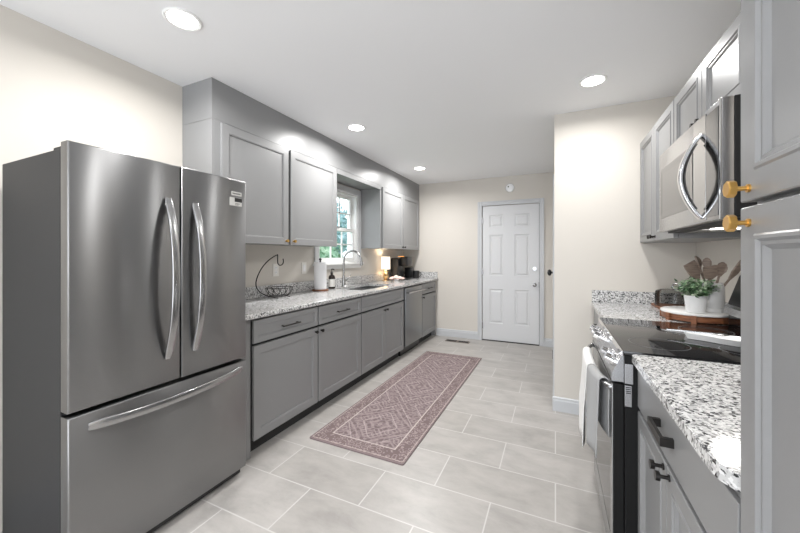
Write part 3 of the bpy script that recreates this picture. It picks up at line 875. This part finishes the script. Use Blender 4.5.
t_ = thing('black_mug', 'round black mug right of the coffee maker', 'mug', (-2.02, 4.98, zc))
MB().lathe([(0, 0), (0.05, 0), (0.055, 0.01), (0.055, 0.12), (0.05, 0.12), (0.05, 0.012), (0, 0.01)], (-2.02, 4.98, zc + 0.0005)).build('cup', M['black'], t_, True)
MB().tube(bez((-1.975, 4.98, zc + 0.1), (-1.92, 4.98, zc + 0.1), (-1.92, 4.98, zc + 0.03), (-1.975, 4.98, zc + 0.03), 10), 0.006, 8).build('handle', M['black'], t_, True)
tag(MB().box(-2.2, -2.09, 4.93, 5.08, zc + 0.001, zc + 0.17, 0.015).build('coffee_canister', M['black'], None, True, origin=(-2.15, 5.0, zc)), 'squat black canister behind the mug in the counter corner', 'canister')
# flowers
t_ = thing('flower_bunch', 'small bunch of pale pink flowers in front of the coffee maker', 'flowers', (-2.06, 4.33, zc))
MB().lathe([(0, 0), (0.03, 0), (0.036, 0.02), (0.03, 0.045), (0.027, 0.045), (0, 0.04)], (-2.06, 4.33, zc + 0.0005)).build('bowl', M['ceramic'], t_, True)
for k in range(9):
    a = k * 2.4; r_ = 0.030 * math.sqrt(k)
    b = MB()
    c0 = Vector((-2.06 + r_ * math.cos(a), 4.33 + r_ * 1.3 * math.sin(a), zc + 0.068 - 0.03 * (r_ / 0.09)))
    b.sphere(c0, 0.016, sub=2)
    for j in range(6):
        aa = j * PI / 3
        b.sphere(c0 + Vector((0.019 * math.cos(aa), 0.019 * math.sin(aa), -0.003)), 0.017, (1, 1, 0.6), 2)
    b.build('blossom', M['pink'] if k % 3 else M['cream'], t_, True)

# ------------------------------------------------------------------ right side: base cabinet, counters
XF = 0.275
def knob_r(x, y, z, parent, m_='bronze'):
    b = MB().cyl((x, y, z), (x - 0.022, y, z), 0.005, n=12).cyl((x - 0.022, y, z), (x - 0.032, y, z), 0.0125, n=14)
    b.cyl((x, y, z), (x - 0.003, y, z), 0.009, n=14)
    return b.build('knob', M[m_], parent, True)
t_ = thing('base_cabinet', 'light grey base cabinet between the range and the tall pantry cabinet', 'cabinet', (0.6, 1.11, 0))
MB().box(XF + 0.03, XR - 0.002, 0.737, 1.492, 0.10, 0.882).build('carcass', M['void'], t_)
MB().box(XF + 0.019, XR - 0.002, 1.4725, 1.4935, 0.0, 0.8825).build('end_panel', M['cab_r'], t_)
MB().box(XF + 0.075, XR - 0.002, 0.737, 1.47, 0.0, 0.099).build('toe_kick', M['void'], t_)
MB().box(XF + 0.01, XF + 0.029, 0.737, 1.4715, 0.868, 0.882).build('top_rail', M['cab_r'], t_)
dw = MB().panel(0.741, 1.490, 0.724, 0.868, [(0, -0.019), (0, -0.001), (0.0015, 0), (0.03, 0)], fr(XF)).build('drawer_front', M['cab_r'], t_)
b = MB()
ym = 1.137; z_ = 0.797
b.prism([(ym - 0.066, 0), (ym - 0.054, 0), (ym - 0.054, 0.021), (ym + 0.054, 0.021), (ym + 0.054, 0), (ym + 0.066, 0), (ym + 0.066, 0.030), (ym - 0.066, 0.030)], z_ - 0.011, z_ + 0.011, lambda p, q, a: (XF - q, p, a))
b.build('handle', M['bronze'], dw)
for a0, a1, yk in ((0.741, 1.135, 1.110), (1.139, 1.490, 1.165)):
    dd = MB().panel(a0, a1, 0.105, 0.708, moulded(0.045), fr(XF)).build('door', M['cab_r'], t_)
    knob_r(XF, yk, 0.688, dd)

def counter_r(y0, y1, label, round_near=False):
    b = MB(); xf = 0.258
    poly = [(XR - 0.002, y0), (XR - 0.002, y1), (xf, y1)]
    if round_near:
        poly += [(xf, y0 + 0.06), (xf + 0.004, y0 + 0.035), (xf + 0.018, y0 + 0.012), (xf + 0.04, y0)]
    else: poly += [(xf, y0)]
    ins = 0.003
    b.prism(poly, 0.884, 0.911, lambda p, q, a: (p, q, a))
    pc = [(max(p, xf + 0.003) if p < xf + 0.003 else p, q) for p, q in poly]
    b.prism(pc, 0.911, 0.914, lambda p, q, a: (p, q, a))
    return tag(b.build('countertop', M['granite'], origin=(0.6, (y0 + y1) / 2, 0.884)), label, 'countertop')
counter_r(0.738, 1.4935, 'short speckled granite countertop nearest the camera beside the range', True)
counter_r(2.259, YN - 0.002, 'speckled granite countertop between the range and the partition wall')
tag(MB().box(0.262, XR - 0.024, YN - 0.022, YN - 0.002, 0.9145, 1.006, 0.002).build('side_splash', M['granite'], origin=(0.6, YN - 0.01, 0.9145)), 'granite splash strip along the cream partition wall', 'backsplash')
tag(MB().box(XR - 0.022, XR - 0.002, 2.26, YN - 0.002, 0.9145, 1.006, 0.002).build('backsplash', M['granite'], origin=(XR - 0.01, 2.6, 0.9145)), 'granite splash strip on the right wall behind the crock', 'backsplash')
t_ = thing('base_cabinet', 'light grey base cabinet between the range and the partition wall', 'cabinet', (0.6, 2.66, 0))
MB().box(XF + 0.02, XR - 0.002, 2.2605, YN - 0.015, 0.10, 0.882).build('carcass', M['cab_r'], t_)
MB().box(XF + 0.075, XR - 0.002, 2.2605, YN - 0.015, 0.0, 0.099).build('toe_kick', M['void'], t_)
dw = MB().panel(2.265, YN - 0.02, 0.724, 0.868, [(0, -0.019), (0, -0.001), (0.0015, 0), (0.03, 0)], fr(XF)).build('drawer_front', M['cab_r'], t_)
pull_x(2.58, 2.74, XF, 0.79, -1, dw)
for a0, a1, yk in ((2.265, 2.650, 2.62), (2.654, YN - 0.02, 2.68)):
    dd = MB().panel(a0, a1, 0.105, 0.708, moulded(0.045), fr(XF)).build('door', M['cab_r'], t_)
    knob_r(XF, yk, 0.645, dd)

# pantry
t_ = thing('pantry_cabinet', 'tall light grey pantry cabinet with brass knobs at the right edge', 'cabinet', (0.6, 0.49, 0))
MB().box(XF + 0.021, XR - 0.002, 0.25, 0.735, 0.0, H - 0.001).build('carcass', M['cab_r'], t_)
for z0, z1, zk in ((1.366, 2.42, 1.385), (0.11, 1.357, 1.331)):
    dd = MB().panel(0.254, 0.7345, z0, z1, moulded(0.044), fr(XF)).build('door', M['cab_r'], t_)
    b = MB().cyl((XF, 0.706, zk), (XF - 0.003, 0.706, zk), 0.0065, n=20).cyl((XF - 0.003, 0.706, zk), (XF - 0.018, 0.706, zk), 0.0036, n=16)
    b.cyl((XF - 0.018, 0.706, zk), (XF - 0.0265, 0.706, zk), 0.0135, n=8).cyl((XF - 0.0265, 0.706, zk), (XF - 0.028, 0.706, zk), 0.0135, 0.012, n=8)
    b.build('knob', M['brass'], dd)

# ------------------------------------------------------------------ range
RY0, RY1 = 1.497, 2.255
t_ = thing('range', 'stainless steel freestanding electric range with black glass cooktop', 'range', (0.55, 1.876, 0))
MB().box(0.236, 0.895, RY0, RY1, 0.03, 0.905, 0.002).build('body', mat('matte black enamel', (0.008, 0.008, 0.008), 0.6, Specular_IOR_Level=0.2), t_)
MB().box(0.30, 0.85, RY0 + 0.03, RY1 - 0.03, 0.0, 0.029).build('leg_base', M['black'], t_)
ct = MB().box(0.232, 0.80, RY0 + 0.001, RY1 - 0.001, 0.906, 0.921, 0.003).build('cooktop', M['black_glass'], t_, True)
b = MB()
bmat_ = mat('grey burner print', (0.10, 0.10, 0.105), 0.3)
for ex, ey, er in ((0.38, 1.68, 0.10), (0.38, 2.07, 0.078), (0.65, 1.68, 0.078), (0.65, 2.07, 0.10)):
    MB().lathe([(er - 0.0015, 0), (er + 0.0015, 0), (er + 0.0015, 0.0002), (er - 0.0015, 0.0002), (er - 0.0015, 0)], (ex, ey, 0.9212), 64).build('burner_mark', bmat_, ct)
MB().box(0.226, 0.2315, RY0 + 0.001, RY1 - 0.001, 0.90, 0.920, 0.002).build('cooktop_trim', M['chrome'], t_)
# slanted front control panel
cp = MB().prism([(0.2355, 0.80), (0.2355, 0.899), (0.228, 0.899), (0.196, 0.83), (0.196, 0.80)], RY0 + 0.012, RY1 - 0.012, lambda p, q, a: (p, a, q)).build('control_panel', M['steel_light'], t_)
for yk in (1.575, 1.685, 1.985, 2.085, 2.18):
    b = MB(); nx = Vector((-0.90, 0, 0.42)).normalized(); c0 = Vector((0.211, yk, 0.862))
    b.cyl(c0, c0 + nx * 0.012, 0.023, 0.022, 24).cyl(c0 + nx * 0.012, c0 + nx * 0.034, 0.018, 0.016, 24)
    b.build('control_knob', M['chrome'], cp, True)
# end caps seen on the near side
MB().box(0.236, 0.262, RY0 - 0.0025, RY0 - 0.0003, 0.800, 0.874, 0.001).box(0.236, 0.258, RY0 - 0.0025, RY0 - 0.0003, 0.715, 0.793, 0.001).build('side_trim', M['steel_light'], t_)
b = MB()
for k in range(4): b.box(0.239, 0.255, RY0 - 0.003, RY0 - 0.0026, 0.785 - k * 0.007, 0.788 - k * 0.007)
b.build('vent_slot', M['black'], t_)
od = MB().box(0.200, 0.2345, RY0 + 0.004, RY1 - 0.004, 0.165, 0.792, 0.004).build('oven_door', bpy.data.materials['matte black enamel'], t_)
MB().box(0.1975, 0.1998, RY0 + 0.05, RY1 - 0.05, 0.19, 0.70, 0.0008).build('oven_window', M['black_glass'], od)
MB().box(0.196, 0.1998, RY0 + 0.006, RY1 - 0.006, 0.705, 0.79, 0.001).box(0.196, 0.1998, RY0 + 0.006, RY0 + 0.048, 0.17, 0.705, 0.001).box(0.196, 0.1998, RY1 - 0.048, RY1 - 0.006, 0.17, 0.705, 0.001).build('door_trim', M['steel'], od)
pts = []
for i in range(25):
    t = i / 24; yy = RY0 + 0.04 + (RY1 - RY0 - 0.08) * t
    pts.append((0.193 - 0.045 * (1 - abs(2 * t - 1) ** 3), yy, 0.768))
b = MB().tube(pts, 0.0105, 14)
for yy in (RY0 + 0.043, RY1 - 0.043): b.cyl((0.197, yy, 0.768), (0.188, yy, 0.768), 0.013, n=14)
b.build('handle', M['handle'], od, True)
MB().box(0.204, 0.2345, RY0 + 0.004, RY1 - 0.004, 0.035, 0.158, 0.004).build('storage_drawer', M['steel'], t_)
# back guard
MB().prism([(0.80, 0.906), (0.80, 0.985), (0.895, 0.985), (0.895, 0.906)], RY0, RY1, lambda p, q, a: (p, a, q)).build('back_riser', M['black_glass'], t_)
MB().prism([(0.782, 0.9855), (0.782, 1.02), (0.80, 1.034), (0.895, 1.034), (0.895, 0.9855)], RY0, RY1, lambda p, q, a: (p, a, q)).build('back_trim', M['steel_light'], t_)
MB().prism([(0.797, 1.0345), (0.842, 1.178), (0.85, 1.183), (0.895, 1.183), (0.895, 1.0345)], RY0 + 0.001, RY1 - 0.001, lambda p, q, a: (p, a, q)).build('back_panel', M['black'], t_)

# towels over the oven handle
def towel(name, y0, y1, zb_front, zb_back, material, label, off, ripple, fold):
    b = MB(); bm = b.bm
    nU, nV = 16, 26
    xh, zh, rr_ = 0.150, 0.768, 0.0135 + off
    path = []
    for k in range(11): path.append(('f', zb_front + (zh - zb_front) * k / 10))
    for k in range(1, 8): path.append(('t', PI - PI * k / 8))
    for k in range(8): path.append(('b', zh - (zh - zb_back) * k / 7))
    grid = []
    for i in range(nU + 1):
        u = i / nU; y = y0 + (y1 - y0) * u; row = []
        tt = (y - RY0 - 0.04) / (RY1 - RY0 - 0.08)
        xb = 0.193 - 0.045 * (1 - abs(2 * tt - 1) ** 3)
        for kind, v in path:
            if kind == 'f':
                d = (zh - v)
                x = xb - rr_ - ripple * (1 + math.sin(u * 9 + 1.0 + v * 3)) * min(1, d * 5) * 0.5; z = v
                yy = y + fold * d * (u - 0.5)
            elif kind == 't': x = xb + rr_ * math.cos(v); z = zh + rr_ * math.sin(v); yy = y
            else: x = min(xb + rr_, 0.1925); z = v; yy = y
            row.append(bm.verts.new((x, yy, z)))
        grid.append(row)
    for A, Bq in zip(grid, grid[1:]):
        for j in range(len(A) - 1): bm.faces.new((A[j], A[j + 1], Bq[j + 1], Bq[j]))
    o = b.build(name, material, None, True, origin=(0.15, (y0 + y1) / 2, zh))
    md = o.modifiers.new('thick', 'SOLIDIFY'); md.thickness = 0.004; md.offset = -1 if False else 1
    tag(o, label, 'towel')
    return o
towel('dish_towel', 1.755, 2.06, 0.385, 0.5, M['towel_white'], 'white dish towel hanging over the oven door handle', 0.004, 0.018, -0.12)
towel('dish_towel', 1.575, 1.74, 0.46, 0.55, M['towel_grey'], 'grey dish towel hanging beside the white one on the oven handle', 0.004, 0.012, 0.05)

# spoon rest and spoon on the cooktop
t_ = thing('spoon_rest', 'white ceramic spoon rest lying on the black cooktop', 'spoon rest', (0.62, 1.80, 0.922))
b = MB(); bm = b.bm
dirv = Vector((0.255, -0.10, 0)).normalized(); per = Vector((-dirv.y, dirv.x, 0))
c0 = Vector((0.625, 1.80, 0.9225))
prof = [(-0.125, 0.012), (-0.115, 0.018), (-0.085, 0.020), (-0.05, 0.028), (-0.01, 0.045), (0.04, 0.055), (0.09, 0.048), (0.12, 0.025), (0.13, 0.004)]
L1, L2, L3 = [], [], []
for s_ in (1, -1):
    seq = prof if s_ == 1 else prof[::-1]
    for a, w_ in seq:
        L1.append(bm.verts.new(c0 + dirv * a * 0.9 + per * (s_ * w_ * 0.75)))
        L2.append(bm.verts.new(c0 + dirv * a + per * (s_ * w_) + Vector((0, 0, 0.024))))
        L3.append(bm.verts.new(c0 + dirv * a * 0.88 + per * (s_ * w_ * 0.72) + Vector((0, 0, 0.012))))
k = len(L1)
for i in range(k):
    j = (i + 1) % k
    bm.faces.new((L1[i], L1[j], L2[j], L2[i])); bm.faces.new((L2[i], L2[j], L3[j], L3[i]))
bm.faces.new(L1[::-1]); bm.faces.new(L3)
b.build('dish', M['ceramic'], t_, True)
b = MB()
p0 = c0 + Vector((0, 0, 0.032)) - dirv * 0.03; p1 = c0 + Vector((0, 0, 0.026)) - dirv * 0.185
b.tube([p0, p0.lerp(p1, 0.5), p1], 1.0, 10, flat=(0.004, 0.008, (0, 0, 1)))
b.sphere(p0 + dirv * 0.02, 0.022, (1.2, 0.8, 0.25))
tag(b.build('cooking_spoon', M['nickel'], None, True, origin=tuple(c0)), 'metal cooking spoon laid across the white spoon rest', 'spoon')

# ------------------------------------------------------------------ things on the right far counter
ZT = 0.914
# wooden board with glass dome behind
bx, by = 0.76, 2.84
t_ = thing('wooden_board', 'reddish wooden board below the glass dome', 'cutting board', (bx, by, ZT))
MB().box(0.638, 0.884, 2.655, 3.025, ZT + 0.0005, ZT + 0.017, 0.004).build('board', M['wood'], t_, True)
bx, by = 0.775, 2.905
t_ = thing('glass_dome', 'low clear glass dome with ring handle on the wooden board', 'glass dome', (bx, by, ZT + 0.019))
MB().lathe([(0.117, 0.0), (0.120, 0.0), (0.120, 0.082), (0.114, 0.102), (0.09, 0.112), (0, 0.116), (0, 0.113), (0.088, 0.109), (0.111, 0.099), (0.117, 0.081), (0.117, 0.0)], (bx - 0.02, by - 0.01, ZT + 0.0175), 56).build('cover', M['dome'], t_, True)
hc = (bx - 0.02, by - 0.01, ZT + 0.0175 + 0.116 + 0.019)
MB().tube([(hc[0] + 0.019 * math.cos(a * PI / 12), hc[1] - 0.012 * math.cos(a * PI / 12), hc[2] + 0.019 * math.sin(a * PI / 12)) for a in range(24)], 0.0055, 8, True).cyl((hc[0], hc[1], hc[2] - 0.02), (hc[0], hc[1], hc[2] - 0.014), 0.014, n=14).build('ring_handle', M['nickel'], t_, True)
# footed tray: wood with marble top
tx, ty, tr = 0.725, 2.435, 0.160
t_ = thing('footed_tray', 'round wooden footed tray with white marble top', 'tray', (tx, ty, ZT))
MB().lathe([(0, 0), (tr - 0.01, 0), (tr - 0.004, 0.003), (tr - 0.004, 0.034), (0, 0.034)], (tx, ty, ZT + 0.006), 64).build('wood_base', M['wood'], t_, True)
MB().lathe([(0, 0), (tr, 0), (tr + 0.003, 0.004), (tr + 0.002, 0.012), (tr - 0.004, 0.015), (0, 0.015)], (tx, ty, ZT + 0.0405), 64).build('marble_top', M['marble'], t_, True)
for a in (205, 250, 320, 25, 110, 155):
    a = math.radians(a); qx, qy = tx + (tr - 0.006) * math.cos(a), ty + (tr - 0.006) * math.sin(a)
    mt = Matrix.Translation((qx, qy, 0)) @ Matrix.Rotation(a, 4, 'Z')
    MB().box(-0.012, 0.012, -0.012, 0.012, ZT + 0.0005, ZT + 0.042, 0.002, mt).build('foot', M['wood'], t_)
ZM = ZT + 0.056
# potted plant
ppx, ppy = 0.692, 2.335
t_ = thing('potted_plant', 'small leafy green plant in a ribbed white pot on the tray', 'plant', (ppx, ppy, ZM))
prof = [(0, 0), (0.037, 0)]
for k in range(14):
    z = 0.002 + k * 0.006
    prof += [(0.038 + 0.008 * k / 13 + 0.003, z + 0.001), (0.038 + 0.008 * k / 13 + 0.003, z + 0.004), (0.038 + 0.008 * k / 13, z + 0.0055)]
prof += [(0.049, 0.087), (0.049, 0.092), (0.045, 0.092), (0.043, 0.08), (0, 0.08)]
MB().lathe(prof, (ppx, ppy, ZM), 44).build('pot', M['ceramic'], t_, True)
b = MB(); bs = MB()
for i in range(75):
    a = random.uniform(0, 2 * PI); el = random.uniform(0.15, 1.45)
    L = random.uniform(0.06, 0.10)
    base = Vector((ppx + 0.025 * math.cos(a) * random.random(), ppy + 0.025 * math.sin(a) * random.random(), ZM + 0.078))
    d = Vector((math.cos(a) * math.cos(el), math.sin(a) * math.cos(el), math.sin(el)))
    tip = base + d * L * Vector((1, 1, 0.9)).length / 1.7 + Vector((0, 0, 0.012))
    mid = base.lerp(tip, 0.5) + Vector((0, 0, 0.014))
    pp = bez(base, mid, mid, tip, 5)
    bs.tube(pp, 0.0011, 5)
    for j in range(1, 6):
        for sd in (-1, 1):
            c_ = pp[j]; u = (Vector((random.gauss(0, 1), random.gauss(0, 1), random.gauss(0.2, 0.6)))).normalized()
            v = u.cross(Vector((random.gauss(0, 1), random.gauss(0, 1), 2.0))).normalized()
            s_ = random.uniform(0.008, 0.014)
            q0 = c_; q2 = c_ + u * s_ * 2; nn = u.cross(v) * s_ * 0.25
            q1 = c_ + u * s_ + v * s_ * 0.75 + nn; q3 = c_ + u * s_ - v * s_ * 0.75 + nn
            vs = [b.bm.verts.new(x) for x in (q0, q1, q2, q3)]
            b.bm.faces.new((vs[0], vs[1], vs[2])); b.bm.faces.new((vs[0], vs[2], vs[3]))
fo = b.build('foliage', M['leaf'], t_); bs.build('stem', M['leaf'], t_)
# crock
cx_, cy_ = 0.782, 2.405
t_ = thing('utensil_crock', 'grey stoneware crock holding wooden utensils behind the potted plant', 'crock', (cx_, cy_, ZM))
MB().lathe([(0, 0), (0.050, 0), (0.052, 0.004), (0.052, 0.018), (0.050, 0.022), (0.053, 0.03), (0.055, 0.08), (0.054, 0.13), (0.049, 0.150), (0.047, 0.158), (0.043, 0.158), (0.045, 0.148), (0.050, 0.128), (0.050, 0.01), (0, 0.01)], (cx_, cy_, ZM), 48).build('jar', M['crock'], t_, True)
# utensils
def utensil(kind, lean, length, hw, hl, yaw, label):
    """lean=(dx,dy) of the head relative to crock axis"""
    p0 = Vector((cx_ - lean[0] * 0.18, cy_ - lean[1] * 0.18, ZM + 0.016))
    top = Vector((cx_ + lean[0], cy_ + lean[1], ZM + 0.0)); top.z = p0.z + length
    d = (top - p0).normalized()
    fw = Vector((math.cos(yaw), math.sin(yaw), 0)); fw = (fw - d * fw.dot(d)).normalized(); th = d.cross(fw)
    b = MB(); neck = top - d * hl
    b.tube([p0, p0.lerp(neck, 0.5), neck + d * 0.01], 0.0058, 10)
    bm = b.bm
    if kind == 'spatula': out = [(0, 0.008), (0.15, 0.5 * hw), (0.35, 0.86 * hw), (0.8, hw), (1.0, hw * 0.95)]
    elif kind == 'slotted': out = [(0, 0.008), (0.12, 0.7 * hw), (0.3, hw), (1.0, hw * 0.9)]
    else: out = [(0, 0.008), (0.15, 0.5 * hw), (0.4, 0.95 * hw), (0.65, hw), (0.88, 0.7 * hw), (1.0, 0.2 * hw)]
    fr_, bk = [], []
    pts = [(a, w_) for a, w_ in out] + [(a, -w_) for a, w_ in out[::-1]]
    for a, w_ in pts:
        cup = 0.0 if kind != 'spoon' else -0.008 * math.sin(a * PI)
        c = neck + d * (a * hl) + fw * w_
        fr_.append(bm.verts.new(c + th * (0.0035 + cup))); bk.append(bm.verts.new(c - th * (0.0035 - cup)))
    k = len(pts)
    for i in range(k):
        j = (i + 1) % k; bm.faces.new((fr_[i], fr_[j], bk[j], bk[i]))
    bm.faces.new(fr_); bm.faces.new(bk[::-1])
    o = b.build('wooden_' + ('spoon' if kind == 'spoon' else 'spatula'), M['utensil'], None, False, origin=tuple(p0))
    tag(o, label, 'utensil', 'wooden utensils in the crock')
view = 0.433
utensil('spatula', (-0.104, -0.02), 0.252, 0.040, 0.10, view + 0.1, 'wide wooden spatula leaning furthest left out of the crock')
utensil('spoon', (-0.055, 0.05), 0.290, 0.024, 0.075, view + 0.5, 'wooden spoon standing tallest at the left in the crock')
utensil('spoon', (-0.005, 0.05), 0.280, 0.020, 0.07, view - 0.9, 'narrow wooden spoon upright in the back middle of the crock')
utensil('slotted', (-0.022, -0.045), 0.236, 0.036, 0.075, view - 0.1, 'broad flat wooden turner at the front of the crock')
utensil('spoon', (0.055, 0.02), 0.256, 0.024, 0.08, view - 0.4, 'rounded wooden spoon right of the broad turner in the crock')
utensil('spatula', (0.125, -0.02), 0.262, 0.026, 0.11, view + 0.2, 'wooden spatula leaning furthest right out of the crock')

# ------------------------------------------------------------------ right wall cabinets and microwave
XRU = 0.578
def upper_right(y0, y1, z0, z1, doors, label, kn):
    t_ = thing('wall_cabinet', label, 'cabinet', (0.75, (y0 + y1) / 2, z0))
    b = MB().box(XRU + 0.021, XR - 0.002, y0, y1, z0, z1, 0.001)
    b.build('carcass', M['cab_r'], t_)
    ww = (y1 - y0) / doors
    for k in range(doors):
        a0 = y0 + k * ww + 0.003; a1 = y0 + (k + 1) * ww - 0.003
        dd = MB().panel(a0, a1, z0 + 0.004, z1 - 0.004, moulded(0.044), fr(XRU)).build('door', M['cab_r'], t_)
        yk = a1 - 0.025 if k == 0 else a0 + 0.025
        knob_r(XRU, yk, z0 + 0.03, dd)
upper_right(2.262, YN - 0.002, 1.37, 2.125, 2, 'light grey two-door wall cabinet between microwave and partition wall', 1)
upper_right(1.497, 2.258, 1.825, 2.125, 2, 'short light grey wall cabinet directly above the microwave', 1)
# microwave
XM = 0.514
t_ = thing('microwave', 'stainless over-the-range microwave with large curved chrome handle', 'microwave', (0.7, 1.876, 1.405))
MY0, MY1, MZ0, MZ1 = 1.499, 2.256, 1.405, 1.82
MB().box(XM + 0.034, XR - 0.003, MY0, MY1, MZ0 + 0.004, MZ1, 0.002).build('body', M['black'], t_)
dd = MB().box(XM, XM + 0.033, MY0, MY1, MZ0, MZ1, 0.004).build('door', M['steel_light'], t_, True)
wi = MB().panel(1.76, 2.225, 1.475, 1.735, [(0, -0.003), (0, 0.0015), (0.006, 0.002), (0.03, 0.0005), (0.032, 0.0005)], fr(XM)).build('window', M['mirror_steel'], dd)
MB().box(XM - 0.0022, XM - 0.0005, 1.520, 1.625, 1.42, 1.80, 0.0008).build('control_strip', M['mirror_steel'], t_)
MB().box(XM - 0.003, XM + 0.0, MY0 + 0.001, MY0 + 0.012, MZ0, MZ1, 0.001).build('edge_trim', M['chrome'], t_)
n_ = 28; pts = []
for i in range(n_ + 1):
    t = i / n_; z = 1.425 + (1.745 - 1.425) * t
    pts.append((XM - 0.003 - 0.062 * math.sin(PI * t) ** 0.85, 1.675, z))
mh = MB().tube(pts, 1.0, 14, flat=(0.007, 0.015, (1, 0, 0))).build('handle', M['chrome'], dd, True)
MB().box(XM - 0.0022, XM - 0.0005, 1.628, 1.752, 1.412, 1.812, 0.0006).build('reflection_panel', mat('added glossy reflection panel', (0.42, 0.42, 0.425), 0.05, 1.0), t_)  # glossy plate added so the door mirrors the handle
MB().tube([(p[0] + 0.0105, p[1], p[2]) for p in pts[3:-3]], 1.0, 12, flat=(0.003, 0.0155, (1, 0, 0))).build('reflection_backing', M['black'], t_, True)  # black strip added behind the handle to make its mirror image dark
b = MB().box(XM + 0.035, XR - 0.02, MY0 + 0.01, MY1 - 0.01, MZ0 - 0.008, MZ0 + 0.003, 0.002)
b.build('underside', M['fridge_side'], t_)
for yy in (1.60, 1.95): MB().box(0.60, 0.78, yy, yy + 0.22, MZ0 - 0.011, MZ0 - 0.0085).build('grease_filter', M['nickel'], t_)

MB().box(0.62, 0.76, 1.845, 1.925, MZ0 - 0.012, MZ0 - 0.0085, 0.001).build('cooktop_lamp', emission('lit cooktop lamp', (1, 0.97, 0.92), 5), t_)
area('cooktop_light', (0.69, 1.885, MZ0 - 0.016), (0, 0, 0), 0.12, 0.07, 0.9, (1, 0.97, 0.92))
